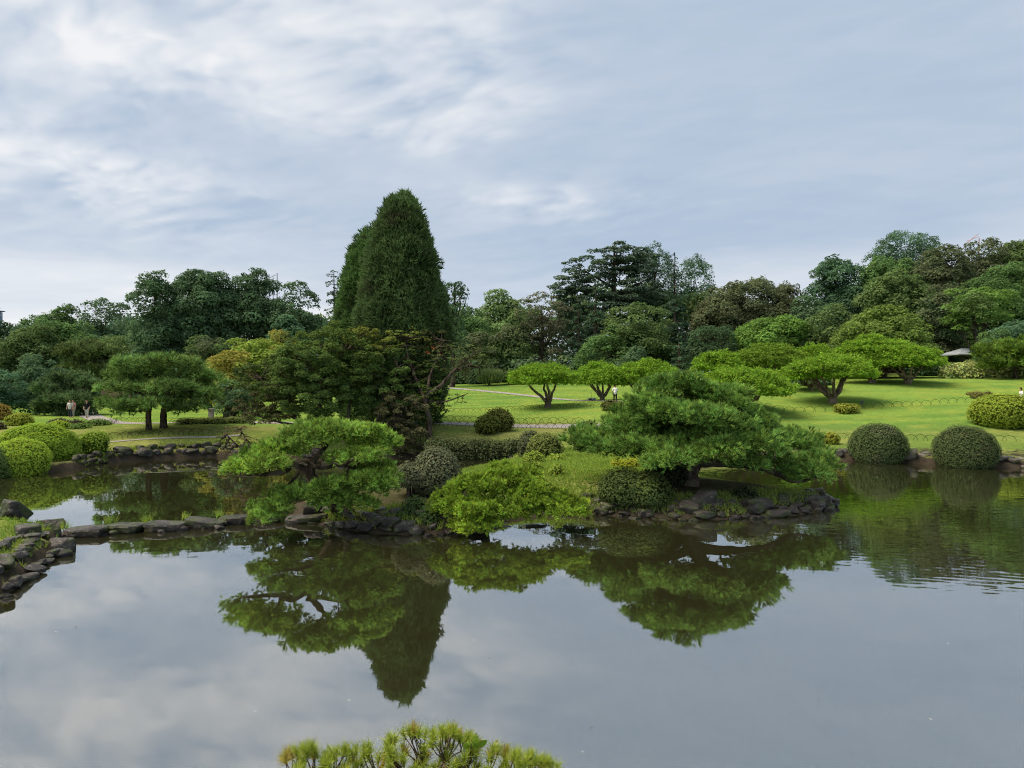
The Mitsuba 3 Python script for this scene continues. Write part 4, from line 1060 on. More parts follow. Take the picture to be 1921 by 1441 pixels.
# ------------------------------------------------------------------ stones
def rock_mesh(rng, sub=2, planes=11, flat_top=None, rough=0.06):
    ico = trimesh.creation.icosphere(sub)
    d = norm(np.array(ico.vertices))
    n = norm(rng.normal(size=(planes, 3)))
    h = rng.uniform(0.66, 1.02, planes)
    n, h = np.vstack([n, np.eye(3), -np.eye(3)]), np.append(h, rng.uniform(0.85, 1.0, 6))
    if flat_top:
        n, h = np.vstack([n, [[0.03, -0.02, 1]]]), np.append(h, flat_top)
    q = np.maximum(d @ n.T, 1e-3) / h
    r = 1 / (np.power(q, 16).sum(1) ** (1 / 16))
    r *= 1 + rough * 2 * (meshkit.fbm(d * 2.5 + rng.uniform(0, 50, 3), 3, 1) - 0.5)
    return d * r[:, None], np.array(ico.faces)


def place_rock(key, px, d, w, h, rng, sub=2, z=None, deep=0.8, turn=None, flat_top=None, sink=0.3, rough=0.06, xy=None):
    x, y = xy if xy is not None else ((px - 960.5) / F * d, d)
    v, f = rock_mesh(rng, sub, flat_top=flat_top, rough=rough)
    a = rng.uniform(0, 6.28) if turn is None else turn
    v = v * [w / 2, w / 2 * deep, h / 2]
    v = v @ np.array([[math.cos(a), math.sin(a), 0], [-math.sin(a), math.cos(a), 0], [0, 0, 1]])
    base = max(Z(x, y), -0.12) if z is None else z
    v = v + [x, y, base + h / 2 - sink * h]
    put(key, (v, f), 'stone', 35 if sub >= 3 else True)


def edging(label, line, size, rng, rows=((0.0, 0.0, 1.0),), jitter=0.2, skip=0.0, sub=2, squat=0.62):
    """A dry edging of single stones set along a waterline given in photo pixels."""
    key = thing('stone_edging', label, 'stone edging')
    pts = shapely.LineString([W(*p) for p in line])
    for off, up, sc in rows:
        s = rng.uniform(0, size)
        while s < pts.length:
            w = size * sc * rng.uniform(0.5, 1.25) * (1.7 if rng.random() < 0.16 else 1.0)
            p = pts.interpolate(s)
            q = pts.interpolate(min(s + 0.2, pts.length))
            t = np.array([q.x - p.x, q.y - p.y]) / max(math.hypot(q.x - p.x, q.y - p.y), 1e-6)
            nrm = np.array([-t[1], t[0]])
            c = np.array([p.x, p.y]) + nrm * (off + rng.normal(0, jitter * size * 0.5))
            if rng.random() > skip:
                place_rock(numbered(f'{key}__stone'), 0, 0, w, w * squat * rng.uniform(0.65, 1.35), rng, sub, xy=c, deep=rng.uniform(0.6, 0.95), turn=math.atan2(t[1], t[0]) + rng.normal(0, 0.4), z=None if up == 0 else Z(*c) + up, sink=0.34)
            s += w * rng.uniform(0.62, 0.95)
    return key


rng = np.random.default_rng(42)
edging('row of dark stones edging the left far bank below the small drum-shaped shrub', [(150, 878), (200, 868), (300, 860), (400, 856), (470, 857)], 0.60, rng, ((0.0, 0, 0.9), (0.38, 0.06, 1.0)), squat=0.55)
edging('stones along the shaded bank below the dark clumpy cypress', [(480, 858), (560, 861), (640, 863), (720, 861), (800, 858)], 0.8, rng, ((0.0, 0, 1.0),), skip=0.2)
edging('pale stones in a low bank right of the big pine, below the right lawn', [(1440, 860), (1540, 862), (1600, 864), (1700, 868), (1760, 872), (1870, 876), (1930, 879)], 0.8, rng, ((0.0, 0, 1.0), (0.6, -0.02, 0.9), (1.1, 0.0, 0.7)), skip=0.12, squat=0.5)
edging('dark rounded stones along the front shore of the crooked pine island', [(560, 986), (615, 986), (650, 995), (700, 1001), (770, 1004), (850, 1003), (910, 994), (960, 985)], 0.52, rng, ((0.05, 0, 1.0), (0.5, 0.0, 0.8), (1.0, 0.0, 0.7)), sub=3, squat=0.55, skip=0.04, jitter=0.5)
edging('rounded stones along the front shore below the big island pine', [(1060, 972), (1100, 968), (1200, 971), (1300, 977), (1400, 973), (1500, 967), (1550, 958), (1572, 947)], 0.50, rng, ((0.05, 0, 1.0), (0.5, 0.0, 0.85), (0.95, 0.0, 0.8)), sub=3, squat=0.55, skip=0.04, jitter=0.5)
edging('stones on the back shore of the big pine point', [(1572, 946), (1545, 936), (1440, 926), (1380, 915)], 0.55, rng, ((0.0, 0, 1.0),))
edging('stones on the channel side of the island grass', [(984, 862), (960, 868), (930, 876), (875, 890)], 0.5, rng, ((0.0, 0, 1.0),), skip=0.25)
edging('dark rounded stones stacked along the near left bank', [(-40, 1150), (0, 1123), (30, 1104), (75, 1068), (108, 1042), (121, 1025)], 0.50, rng, ((-0.05, 0, 1.0), (-0.42, 0.02, 1.0), (-0.8, 0.06, 1.05), (-1.15, 0.05, 0.9)) if False else ((0.05, 0, 1.0), (0.5, 0.0, 1.0), (0.95, 0.0, 0.9)), sub=3, squat=0.42)
BO = []
for lab, px, d, w, h, zz, deep in [('large pale-topped boulder standing at the left photo edge above the near bank stones', 24, 23.0, 1.0, 0.85, 0.35, 0.8), ('dark rounded boulder at the left end of the stepping stones', 88, 21.2, 0.95, 0.62, 0.12, 0.8),
                                   ('flat-topped boulder just behind the left end of the stepping stones', 98, 22.6, 0.85, 0.45, 0.12, 0.7), ('low black boulder between the pale-topped boulder and the stepping stones', 58, 22.0, 0.7, 0.45, 0.12, 0.7),
                                   ('largest rugged grey rock on the shore below the big pine trunk', 1318, 25.4, 1.05, 1.0, 0.18, 0.7), ('broad dark slab-like rock right of the rugged grey one', 1425, 25.4, 1.5, 0.75, 0.12, 0.5),
                                   ('long dark rock at the right tip of the big pine point', 1525, 26.6, 1.5, 0.62, 0.08, 0.5), ('dark humped rock behind the long one on the big pine point', 1470, 26.9, 0.9, 0.6, 0.15, 0.7),
                                   ('reddish-brown round rock at the waterline, front left below the big dark shrub', 1207, 25.2, 0.62, 0.55, -0.02, 0.9), ('dark round rock above the water at the left end of the big pine shore', 1108, 26.6, 0.55, 0.5, 0.25, 0.8),
                                   ('small pale flat rock at the right tip of the point, in the water', 1552, 26.4, 0.62, 0.32, -0.05, 0.7), ('grey boulder behind the widest stepping stone, under the crooked pine', 592, 24.6, 0.8, 0.75, 0.1, 0.8),
                                   ('lone grey rock awash under the mounded pine', 1005, 23.6, 0.8, 0.34, -0.2, 0.7), ('pale cobble on the island shore right of the widest stepping stone', 662, 23.9, 0.42, 0.36, 0.3, 0.8),
                                   ('dark boulder on the island shore below the leafy low plant', 700, 23.2, 0.8, 0.5, 0.15, 0.7), ('broad black rock under the left side of the mounded pine', 762, 22.6, 0.95, 0.45, 0.05, 0.7),
                                   ('rock beside the olive dome at the head of the island grass', 1066, 40.5, 0.9, 0.5, 0.45, 0.7)]:
    place_rock(thing('boulder', lab, 'boulder'), px, d, w, h, rng, 4, z=zz, deep=deep, turn=rng.normal(0, 0.25), sink=0.22, rough=0.09)
# stepping stones across the pond's left arm
SS = 'flat stepping stones across the left arm of the pond'
names = ['first stepping stone from the left bank, with a pale wet patch', 'second stepping stone from the left bank, with a shiny wet patch', 'third stepping stone from the left bank, broad and dark-sided', 'fourth stepping stone from the left bank',
         'fifth stepping stone, next to the hanging branch of the crooked pine', 'sixth stepping stone, behind the hanging branch of the crooked pine', 'seventh and widest stepping stone, touching the pine island']
for lab, (x0, x1, yt, yb) in zip(names, [(124, 203, 981, 1010), (203, 272, 974, 1003), (272, 349, 972, 1000), (347, 420, 966, 994), (414, 474, 959, 986), (478, 536, 957, 982), (534, 620, 950, 984)]):
    k = thing('stepping_stone', lab, 'stepping stone', SS)
    d = F * EYE / (yb - HORIZON) + 0.45
    w = (x1 - x0) / F * d
    rngs = seed_of(lab)
    m = 11                                                        # a slab of irregular outline with a worn, nearly flat top
    an = np.arange(m) * 6.283 / m + rngs.normal(0, 0.12, m)
    ou = np.stack([np.sign(np.cos(an)) * np.abs(np.cos(an)) ** 0.7 * w / 2, np.sign(np.sin(an)) * np.abs(np.sin(an)) ** 0.7 * 0.46], 1) * rngs.uniform(0.86, 1.06, (m, 1))
    poly = shapely.Polygon(ou).buffer(-0.04).buffer(0.05)
    top = trimesh.creation.extrude_polygon(poly, 0.32, engine='earcut')
    top = trimesh.Trimesh(*trimesh.remesh.subdivide_to_size(top.vertices, top.faces, 0.13))
    top.merge_vertices()
    v = np.array(top.vertices)
    tz = v[:, 2] / 0.32
    v[:, :2] *= (0.80 + 0.2 * np.clip(tz * 1.5, 0, 1))[:, None] * (1 - 0.07 * np.clip((tz - 0.9) * 10, 0, 1))[:, None]
    v += 0.10 * (np.stack([meshkit.fbm(v * 2.4 + 9 * i + x0, 3, i) for i in range(3)], 1) - 0.5) * [1, 1, 0.5]
    cx = ((x0 + x1) / 2 - 960.5) / F * d
    tilt = rngs.normal(0, 0.04, 2)
    v[:, 2] += v[:, 0] * tilt[0] + v[:, 1] * tilt[1] - 0.08
    part(k, 'slab', (v + [cx, d, 0], np.array(top.faces)), 'stone', 26)
    for q in range(3):
        place_rock(numbered(f'{k}__prop_stone'), 0, 0, rngs.uniform(0.4, 0.6), 0.4, rngs, 2, xy=(cx + rngs.uniform(-0.45, 0.45) * w, d + rngs.uniform(-0.35, 0.3)), z=-0.12, sink=0.3)

# ------------------------------------------------------------------ hoop fences
HW = 0.98
ha = np.linspace(0, np.pi, 11)
hoop = tube(np.stack([-np.cos(ha) * HW / 2, 0 * ha, np.sin(ha) * 0.44], 1), 0.0125, 4)
hoop_ply = mikit.ply(hoop, 'hoop', smooth=True)


def fence(label, line, spacing=0.62, scale=1.0):
    key = thing('hoop_fence', label, 'fence', None)
    seg = shapely.LineString([((px - 960.5) / F * d, d) for px, d in line])
    n = int(seg.length / (spacing * scale))
    for i in range(n):
        p, q = seg.interpolate(i * spacing * scale), seg.interpolate((i + 0.5) * spacing * scale)
        a = math.degrees(math.atan2(q.y - p.y, q.x - p.x))
        j = 1 + 0.06 * math.sin(i * 7.3)
        scene[numbered(f'{key}__hoop')] = {**hoop_ply, 'to_world': T().translate([p.x, p.y + 0.01 * (i % 2), Z(p.x, p.y) - 0.02]).rotate([0, 0, 1], a).scale([scale, scale, scale * j])}


fence('low bamboo hoop fence on the left bank behind the small drum-shaped shrub', [(60, 44.8), (200, 45.6), (300, 46.6), (400, 47.8), (470, 48.4)])
fence('bamboo hoop fence curving round the gravel path on the left lawn', [(130, 51), (175, 50.5), (205, 53), (222, 57), (245, 58), (290, 57)], scale=0.95)
fence('bamboo hoop fence in front of the low hedge line on the left lawn', [(330, 54.5), (400, 55), (470, 55)])
fence('bamboo hoop fence on the far side of the middle gravel path', [(815, 55.5), (890, 55), (1000, 54), (1110, 52.8)], scale=1.05)
fence('bamboo hoop fence on the near side of the middle gravel path', [(820, 51), (890, 50.8), (1000, 50.6), (1100, 49.8)], scale=1.05)
fence('bamboo hoop fence at the lower edge of the bright middle lawn', [(845, 64), (960, 64.5), (1050, 64), (1140, 63)])
fence('bamboo hoop fence across the right lawn below the vase-shaped umbrella pine', [(1400, 61.5), (1480, 61), (1560, 61), (1640, 61.5), (1750, 62), (1840, 63)], spacing=0.8, scale=1.15)
fence('bamboo hoop fence along the right bank behind the two big dark domes', [(1470, 50), (1600, 49), (1700, 48.5), (1800, 48.2), (1930, 47.8)], spacing=0.66)

# ------------------------------------------------------------------ grass that stands up
rng = np.random.default_rng(9)


def blades(key, xy, length, width, color, label, n=7, spread=(0.05, 0.75), warm=None):
    z = ground(xy[:, ::-1])
    pos = np.stack([xy[:, 0], xy[:, 1], z - 0.01], 1)
    L = length * rng.uniform(0.5, 1.4, len(pos))
    tr, ow = needles(pos, np.tile([0, 0, 1.0], (len(pos), 1)) + rng.normal(0, 0.15, (len(pos), 3)), 1.0, width, n, rng, spread)
    o = (tr[:, :1] + tr[:, 1:2]) / 2
    tr = o + (tr - o) * np.concatenate([np.ones((len(tr), 2)), L[ow][:, None]], 1)[:, :, None]
    put_soup(key, [(tr, tint(color, len(pos), rng, pos, 0.22, 0.15, 0.8, warm, 0.3)[ow])], 'needle')
    labels[key] = {'kind': 'stuff', 'label': label, 'category': 'grass'}


def scatter(n, x0, x1, y0, y1, test):
    xy = np.stack([rng.uniform(x0, x1, n), rng.uniform(y0, y1, n)], 1)
    return xy[test(xy[:, 0], xy[:, 1], ground(xy[:, ::-1]))]


GR = (0.135, 0.195, 0.035)
iso = scatter(26000, -2.5, 7.5, 25, 42.5, lambda x, y, z: (z > 0.42) & ((((x - 7.6) / 4.3) ** 2 + ((y - 26.6) / 2.4) ** 2) > 1 + 0.5 * rng.normal(size=len(x))) & ((((x + 4) / 3.2) ** 2 + ((y - 25) / 3.0) ** 2) > 1))
blades('island_grass', iso, 0.15, 0.028, GR, 'tufted grass on the island between the two pines', 5)
cor = scatter(9000, -24, -12.3, 13, 24.5, lambda x, y, z: z > 0.42)
blades('bank_grass', cor, 0.12, 0.02, GR, 'grass at the near left bank above the dark stones', 6)


def shore_tufts(key, line, n, inland, length, label, color=(0.14, 0.19, 0.035), way=(0, 1)):
    s = shapely.LineString([W(*p) for p in line])
    t = rng.random(n)
    p = np.array([s.interpolate(k, normalized=True).coords[0] for k in t])
    p += rng.normal(0, 0.12, p.shape) + np.array(way) * rng.uniform(inland[0], inland[1], (n, 1))
    keep = ground(p[:, ::-1]) > 0.05
    blades(key, p[keep], length, 0.025, color, label, 8, (0.05, 0.9))


tp = np.concatenate([np.array([[(px - 960.5) / F * dd, dd]]) + rng.normal(0, 0.09, (5, 2)) for px, dd in [(204, 23.4), (274, 23.6), (121, 22.4), (412, 24.4), (350, 24.0)]])
tz = np.tile([[0, 0, 1.0]], (len(tp), 1)) + rng.normal(0, 0.3, (len(tp), 3))
tt, to = needles(np.concatenate([tp, np.full((len(tp), 1), 0.10)], 1), tz, 0.36, 0.022, 12, rng, (0.05, 0.5))
put_soup('shore_grass', [(tt, tint((0.15, 0.20, 0.035), len(tp), rng)[to])], 'needle')
labels['shore_grass'] = {'kind': 'stuff', 'label': 'thin grass tufts between the stepping stones', 'category': 'grass'}
shore_tufts('shore_grass_001', [(600, 990), (700, 1001), (850, 1003), (960, 985)], 900, (0.25, 1.7), 0.22, 'weeds between the stones of the crooked pine shore')
shore_tufts('shore_grass_002', [(1090, 968), (1200, 971), (1300, 977), (1400, 973), (1550, 958)], 1500, (0.25, 1.7), 0.24, 'weeds between the stones of the big pine shore', (0.12, 0.16, 0.04))
shore_tufts('shore_grass_003', [(140, 880), (200, 868), (300, 860), (400, 856), (470, 857)], 700, (0.4, 1.2), 0.2, 'long grass fringe above the left far bank')
shore_tufts('shore_grass_004', [(1440, 860), (1600, 864), (1760, 872), (1930, 879)], 900, (0.6, 2.4), 0.2, 'long grass fringe above the right bank stones', (0.13, 0.155, 0.04))
shore_tufts('shore_grass_005', [(-40, 1150), (30, 1104), (108, 1042), (121, 1025)], 60, (0.1, 1.2), 0.2, 'grass between the near left bank stones', way=(-1, 0.4))

# ------------------------------------------------------------------ pavilion, far towers, crane, sign, people
key = thing('garden_pavilion', 'small open pavilion with a grey hipped roof at the edge of the right wood', 'pavilion')
c = site(1816, 93)
ex, ey, ez = 2.75, 2.2, P(0, 665, 93)[2]
rz = P(0, 653.5, 93)[2]
v = np.array([[-ex, -ey, ez], [ex, -ey, ez], [ex, ey, ez], [-ex, ey, ez], [-0.9, 0, rz], [0.9, 0, rz], [-ex, -ey, ez - 0.14], [ex, -ey, ez - 0.14], [ex, ey, ez - 0.14], [-ex, ey, ez - 0.14]]) + [c[0], c[1], 0]
f = np.array([[0, 1, 5], [0, 5, 4], [1, 2, 5], [2, 3, 4], [2, 4, 5], [3, 0, 4], [0, 6, 7], [0, 7, 1], [1, 7, 8], [1, 8, 2], [2, 8, 9], [2, 9, 3], [3, 9, 6], [3, 6, 0], [6, 8, 7], [6, 9, 8]])
part(key, 'roof', (v, f), 'roofing')
for sx in (-1, 1):
    for sy in (-1, 1):
        x, y = c[0] + sx * (ex - 0.85), c[1] + sy * (ey - 0.7)
        part(key, 'post', tube(np.array([[x, y, Z(x, y) - 0.3], [x, y, ez - 0.13]]), 0.12, 8), 'bark', True)
bm = trimesh.creation.box((2 * ex - 1.4, 0.12, 0.16))
bm.apply_translation([c[0], c[1] - ey + 0.7, ez - 0.36])
part(key, 'beam', bm, 'bark')


def box_part(key, name, lo, hi, bsdf, color=None):
    m = trimesh.creation.box((hi[0] - lo[0], hi[1] - lo[1], hi[2] - lo[2]))
    m.apply_translation((np.array(lo) + hi) / 2)
    return part(key, name, m, bsdf, False, None if color is None else np.tile(color, (len(m.vertices), 1)))


key = thing('tower_block', 'blue glass tower block peeping over the wood at the far left edge', 'building')
a, b = P(-120, 760, 250), P(5.5, 586, 265)
box_part(key, 'wall', (a[0], 250, -5), (b[0], 265, b[2]), 'cladding')
b2 = P(2.5, 578, 262)
box_part(key, 'roof', (a[0] + 0.5, 251, b[2]), (b2[0] + 0.2, 264, b[2] + 0.3), 'paint', (0.25, 0.28, 0.3))
box_part(key, 'crown', (a[0] + 2, 254, b[2] + 1.2), (b2[0], 262, b2[2]), 'paint', (0.35, 0.38, 0.4))
box_part(key, 'mast', (b[0] - 1.8, 255, b[2] + 0.3), (b[0] - 1.3, 256, b[2] + 1.2), 'paint', (0.3, 0.3, 0.3))
key = thing('lattice_mast', 'faint pale mast rising behind the left skyline trees', 'mast')
t0, t1 = P(517, 512, 280), P(505, 514, 280)
for j, (xx, top) in enumerate([(505, 515), (511, 520), (517, 511)]):
    q = P(xx, top, 280)
    part(key, 'post', tube(np.array([[q[0], 280 + j, -5], [q[0], 280 + j, q[2]]]), 0.22, 5), 'pale_steel', True)
for y in (522, 532, 542):
    part(key, 'brace', tube(np.array([P(505, y, 281), P(517, y - 6, 281)]), 0.14, 4), 'pale_steel', True)
scene['pale_steel'] = {'type': 'diffuse', 'reflectance': {'type': 'rgb', 'value': [0.45, 0.5, 0.55]}}
scene['crane_paint'] = {'type': 'diffuse', 'reflectance': {'type': 'rgb', 'value': [0.5, 0.25, 0.22]}}
key = thing('tower_crane', 'far red crane jib just above the right treetops', 'crane')
part(key, 'jib', tube(np.array([P(1806, 462, 220), P(1834, 439, 220)]), 0.10, 5), 'crane_paint', True)
part(key, 'tie', tube(np.array([P(1812, 453, 220.5), P(1836, 444, 220.5)]), 0.06, 4), 'crane_paint', True)
part(key, 'mast', tube(np.array([[P(1836, 445, 220)[0], 220.2, 0], P(1836, 447, 220.2)]), 0.15, 5), 'crane_paint', True)

key = thing('sign_post', 'small black sign on a thin post on the right lawn', 'sign')
s = site(1617, 61.6)
part(key, 'post', tube(np.array([s - [0, 0, .1], s + [0, 0, 0.5]]), 0.02, 6), 'dark_paint', True)
m = trimesh.creation.box((0.26, 0.03, 0.24))
m.apply_transform(trimesh.transformations.rotation_matrix(-0.3, [1, 0, 0]))
m.apply_translation(s + [0, 0, 0.6])
part(key, 'panel', m, 'dark_paint')
scene['dark_paint'] = {'type': 'roughplastic', 'diffuse_reflectance': {'type': 'rgb', 'value': [0.015, 0.016, 0.017]}, 'alpha': 0.3}
key = thing('stone_post', 'short pale stone post in front of the low hedge line on the left lawn', 'post')
s = site(396, 55.6)
m = trimesh.creation.box((0.34, 0.3, 1.0))
m.apply_translation(s + [0, 0, 0.5])
part(key, 'shaft', m, 'gravel')
m = trimesh.creation.box((0.44, 0.4, 0.12))
m.apply_translation(s + [0, 0, 1.063])
part(key, 'cap', m, 'gravel')


import manifold3d as m3


def body(bones, joints, length=0.05, it=8):
    """One continuous skin over bones (joint a, joint b); joints: name -> (position, radius)."""
    def ball(p, r):
        return m3.Manifold.sphere(r, 14).translate(tuple(p))
    out = None
    for a, b in bones:
        h = m3.Manifold.batch_hull([ball(*joints[a]), ball(*joints[b])])
        out = h if out is None else out + h
    me = out.refine_to_length(length).to_mesh()
    tm = trimesh.Trimesh(np.array(me.vert_properties[:, :3]), np.array(me.tri_verts))
    trimesh.smoothing.filter_taubin(tm, iterations=it)
    return tm


def person(label, foot, facing, top, legs, bow=0.0, stride=0.12, scale=1.0, skirt=False, hair=(0.02, 0.016, 0.014)):
    key = thing('person', label, 'person')
    A = np.array
    hp = A([0, 0, 0.92])
    ch = hp + [0, 0.10 * bow, 0.44]
    nk = ch + [0, 0.06 * bow, 0.12]
    hd = nk + [0, 0.05 + 0.10 * bow, 0.15 - 0.05 * bow]
    j = {'hip_l': (A([-0.09, 0, 0.93]), 0.105), 'hip_r': (A([0.09, 0, 0.93]), 0.105), 'knee_l': (A([-0.1, stride * 0.6, 0.5]), 0.062), 'knee_r': (A([0.1, -stride * 0.2, 0.5]), 0.062),
         'ank_l': (A([-0.1, stride * 0.7, 0.09]), 0.042), 'ank_r': (A([0.1, -stride, 0.09]), 0.042), 'toe_l': (A([-0.11, stride * 0.7 + 0.17, 0.035]), 0.035), 'toe_r': (A([0.11, -stride + 0.17, 0.035]), 0.035),
         'waist': (hp + [0, 0, 0.12], 0.125), 'chest': (ch - [0, 0, 0.1], 0.135), 'sh_l': (ch + [-0.165, 0, 0.0], 0.065), 'sh_r': (ch + [0.165, 0, 0.0], 0.065), 'neck': (nk, 0.055), 'head': (hd, 0.098), 'chin': (hd + [0, 0.05, -0.06], 0.06),
         'el_l': (ch + [-0.24, 0.0, -0.27], 0.042), 'el_r': (ch + [0.24, 0.02, -0.27], 0.042), 'wr_l': (ch + [-0.23, 0.14, -0.48], 0.03), 'wr_r': (ch + [0.22, 0.16, -0.46], 0.03), 'ha_l': (ch + [-0.22, 0.2, -0.55], 0.033), 'ha_r': (ch + [0.21, 0.22, -0.53], 0.033)}
    skin = [('neck', 'head'), ('head', 'chin'), ('chest', 'neck'), ('sh_l', 'el_l'), ('sh_r', 'el_r'), ('el_l', 'wr_l'), ('el_r', 'wr_r'), ('wr_l', 'ha_l'), ('wr_r', 'ha_r'), ('waist', 'chest'), ('sh_l', 'sh_r'), ('chest', 'sh_l'), ('chest', 'sh_r'),
            ('hip_l', 'hip_r'), ('hip_l', 'waist'), ('hip_r', 'waist'), ('hip_l', 'knee_l'), ('knee_l', 'ank_l'), ('hip_r', 'knee_r'), ('knee_r', 'ank_r'), ('ank_l', 'toe_l'), ('ank_r', 'toe_r')]
    R = trimesh.transformations.rotation_matrix(facing, [0, 0, 1])
    R[:3, :3] *= scale
    R[:3, 3] = foot

    def add(name, bones, grow, color):
        jj = {k: (p, r + grow) for k, (p, r) in j.items()}
        m = body(bones, jj)
        m.apply_transform(R)
        part(key, name, m, 'paint', True, np.tile(color, (len(m.vertices), 1)))
    add('body', skin, 0.0, (0.42, 0.27, 0.19))
    sl = [('waist', 'chest'), ('sh_l', 'sh_r'), ('chest', 'sh_l'), ('chest', 'sh_r')]
    j['half_l'], j['half_r'] = (j['sh_l'][0] * 0.35 + j['el_l'][0] * 0.65, 0.05), (j['sh_r'][0] * 0.35 + j['el_r'][0] * 0.65, 0.05)
    j['hem_l'], j['hem_r'] = (A([-0.07, 0, 0.9]), 0.11), (A([0.07, 0, 0.9]), 0.11)
    add('shirt', sl + [('sh_l', 'half_l'), ('sh_r', 'half_r'), ('waist', 'hem_l'), ('waist', 'hem_r'), ('hem_l', 'hem_r')], 0.018, top)
    if skirt:
        j['sk_l'], j['sk_r'] = (A([-0.14, 0.03, 0.4]), 0.13), (A([0.14, -0.03, 0.4]), 0.13)
        add('skirt', [('hem_l', 'sk_l'), ('hem_r', 'sk_r'), ('sk_l', 'sk_r'), ('hem_l', 'hem_r')], 0.01, legs)
    else:
        add('trousers', [('hip_l', 'hip_r'), ('hip_l', 'knee_l'), ('knee_l', 'ank_l'), ('hip_r', 'knee_r'), ('knee_r', 'ank_r')], 0.012, legs)
    j['cap'], j['back'] = (hd + [0, -0.015, 0.025], 0.102), (hd + [0, -0.04, -0.03], 0.088)
    add('hair', [('cap', 'back')], 0.004, hair)


person('person in a white shirt standing on the middle lawn, seen from behind', site(1154, 66), 0.15, (0.75, 0.75, 0.76), (0.03, 0.03, 0.035), bow=0.6)
person('person in a long white shirt at the right photo edge behind the yellow-green mound', site(1916, 60), 1.3, (0.74, 0.74, 0.74), (0.70, 0.70, 0.70), skirt=True)
person('person in a black top and pale shorts walking under the left pines', site(163, 64), 3.3, (0.02, 0.02, 0.022), (0.42, 0.40, 0.37))
person('person in a pinkish top behind the layered pine on the left, right one of two', site(138, 66), 2.9, (0.45, 0.25, 0.25), (0.30, 0.28, 0.27))
person('person in a white top behind the layered pine on the left, left one of two', site(131.5, 65.5), 3.4, (0.6, 0.58, 0.56), (0.05, 0.05, 0.07))
key = thing('bag', 'dark bag with pale bundles lying on the lawn by the slanting path', 'bag')
s = site(1109, 72)
v, f = rock_mesh(np.random.default_rng(3), 3)
part(key, 'sack', (v * [0.42, 0.2, 0.16] + s + [0, 0, 0.13], f), 'dark_paint', True)
for i, dx in enumerate((-0.3, 0.12, 0.38)):
    v, f = rock_mesh(np.random.default_rng(i + 11), 2)
    part(key, 'bundle', (v * [0.14, 0.13, 0.11] + s + [dx, -0.16, 0.2], f), 'pale_steel', True)
part(key, 'pole', tube(np.array([s + [0, 0.1, 0.1], s + [0.02, 0.1, 0.95]]), 0.018, 5), 'dark_paint', True)

# ------------------------------------------------------------------ the pine below the camera
key = thing('foreground_pine', 'sunlit yellow-green pine top at the lower photo edge', 'pine')
rng = np.random.default_rng(31)
outline = [(535, 1410), (560, 1395), (600, 1388), (640, 1392), (660, 1398), (690, 1390), (715, 1385), (745, 1372), (770, 1356), (800, 1362), (830, 1358), (860, 1362), (885, 1378), (905, 1390), (930, 1396), (960, 1402), (990, 1408), (1010, 1415), (1040, 1425)]
ox, oy = np.array([o[0] for o in outline]), np.array([o[1] for o in outline])
tips, dirs = [], []
for i in range(340):
    px = rng.uniform(533, 1046)
    lim = np.interp(px, ox, oy) + 13
    r = i < 60
    py = lim + (rng.uniform(0, 8) if r else rng.uniform(5, 130))
    d = 6.7 - (py - 1380) * 0.004 + rng.normal(0, 0.16) + 0.1
    tips.append(P(px, py, d))
    dirs.append(norm(np.array([(px - 800) / 420 + rng.normal(0, .25), rng.normal(0.05, .3), 1.0])))
tips, dirs = np.array(tips), np.array(dirs)
tr, ow = needles(tips, dirs, 0.115, 0.006, 90, rng, (0.08, 1.45))
tr = np.concatenate([tr]) + 0
shift = dirs[ow] * (rng.uniform(-0.05, 0.03, len(ow)))[:, None]
tr = tr + shift[:, None]
old = rng.random(len(tips)) < 0.14
base = np.where(old[:, None], (0.38, 0.32, 0.07), (0.31, 0.40, 0.055))
col = base[ow] * rng.uniform(0.65, 1.3, (len(ow), 1)) * np.where(rng.random((len(ow), 1)) < 0.12, [[1.35, 1.1, 1.0]], 1.0)
m, c = soup(tr, np.clip(col, 0, 0.6))
part(key, 'needles', m, 'needle', False, c)
MAXZ.append((len(tr), key))
b0 = np.array([-0.8, 5.2, Z(-0.8, 5.2)])
root = np.array([-0.75, 6.2, 0.95])
part(key, 'trunk', limb(b0 - [0, 0, .2], root, 0.10, 0.06, rng, 0, 0.15, 8, 8), 'bark', True)
hubs = []
for i in range(13):
    px = 545 + 41 * i
    e = P(px, np.interp(px, ox, oy) + 75, 6.6 + rng.normal(0, 0.1))
    hubs.append(e)
    part(key, 'branch', limb(root + rng.normal(0, .03, 3), e, 0.035, 0.014, rng, 0.05, 0.18, 8, 6), 'bark', True)
hubs = np.array(hubs)
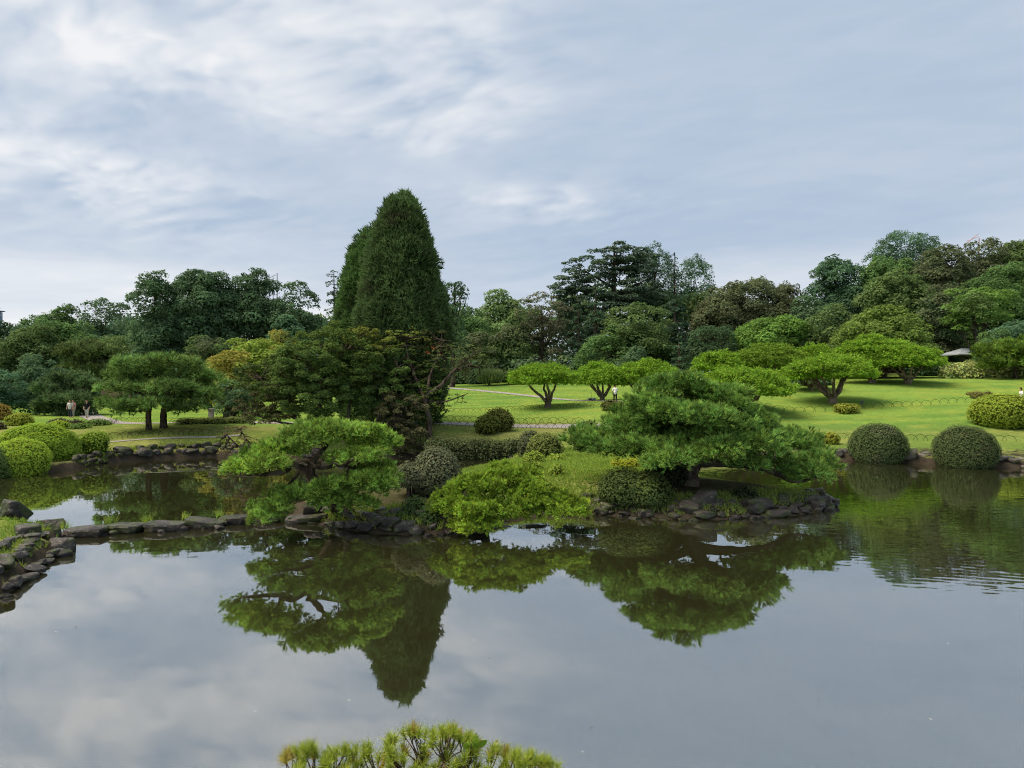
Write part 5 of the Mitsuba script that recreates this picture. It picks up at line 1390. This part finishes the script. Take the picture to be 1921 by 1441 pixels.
for i, t in enumerate(tips):
    h0 = hubs[np.argmin(np.linalg.norm(hubs - t, axis=1))]
    part(key, 'twig', limb(h0, t, 0.009, 0.004, rng, -0.08, 0.2, 6, 5), 'bark', True)
key = thing('maple_sprig', 'light green broad-leaved sprig growing through the lower-edge pine', 'plant')
for i in range(11):
    a, bb = rng.uniform(0, 6.28), rng.uniform(0.3, 1.1)
    o = P(882 + rng.normal(0, 8), 1400 + rng.normal(0, 8), 6.6)
    t = np.array([math.cos(a) * math.sin(bb), math.sin(a) * math.sin(bb), math.cos(bb)])
    if i in (3, 6):
        o = P(898, 1402, 6.6)
        t = norm(np.array([0.75, 0.0, 0.7]))
    s = norm(np.cross(t, [0.2, -1, 0.3]))
    L = rng.uniform(0.09, 0.15)
    u = np.linspace(0, 1, 7)
    wd = 0.030 * np.sin(np.pi * u ** 0.75) + 0.001
    mid = o + np.outer(u * L, t) + np.outer(-0.02 * u ** 2, [0, 0, 1.0])
    v = np.concatenate([mid - np.outer(wd, s), mid + np.outer(wd, s)])
    f = np.concatenate([[[k, k + 1, k + 8], [k, k + 8, k + 7]] for k in range(6)])
    part(key, 'leaf', (v, f), 'leaf', True, np.tile(np.array((0.16, 0.27, 0.03)) * rng.uniform(0.8, 1.15), (len(v), 1)))
part(key, 'stem', limb(P(878, 1450, 6.55), P(884, 1385, 6.6), 0.008, 0.004, rng, 0, 0.1, 6, 5), 'bark', True)

# fallen petals and leaves afloat
rng = np.random.default_rng(64)
n = 26
py = rng.uniform(930, 1420, n)
d = F * EYE / (py - HORIZON)
x = (rng.uniform(0, 1921, n) - 960.5) / F * d
ok = shapely.contains_xy(POND.buffer(-0.3), x, d)
pos = np.stack([x, d, np.full(n, 0.006)], 1)[ok]
put_soup('floating_leaves', [(leaves(pos, np.tile([0, 0, 1.0], (len(pos), 1)) + rng.normal(0, .05, pos.shape), 0.03 + 0.02 * rng.random(len(pos)), rng), np.where(rng.random((len(pos), 1)) < 0.5, (0.5, 0.5, 0.45), (0.12, 0.10, 0.04)))])
labels['floating_leaves'] = {'kind': 'stuff', 'label': 'tiny petals and leaves afloat on the pond', 'category': 'leaves'}
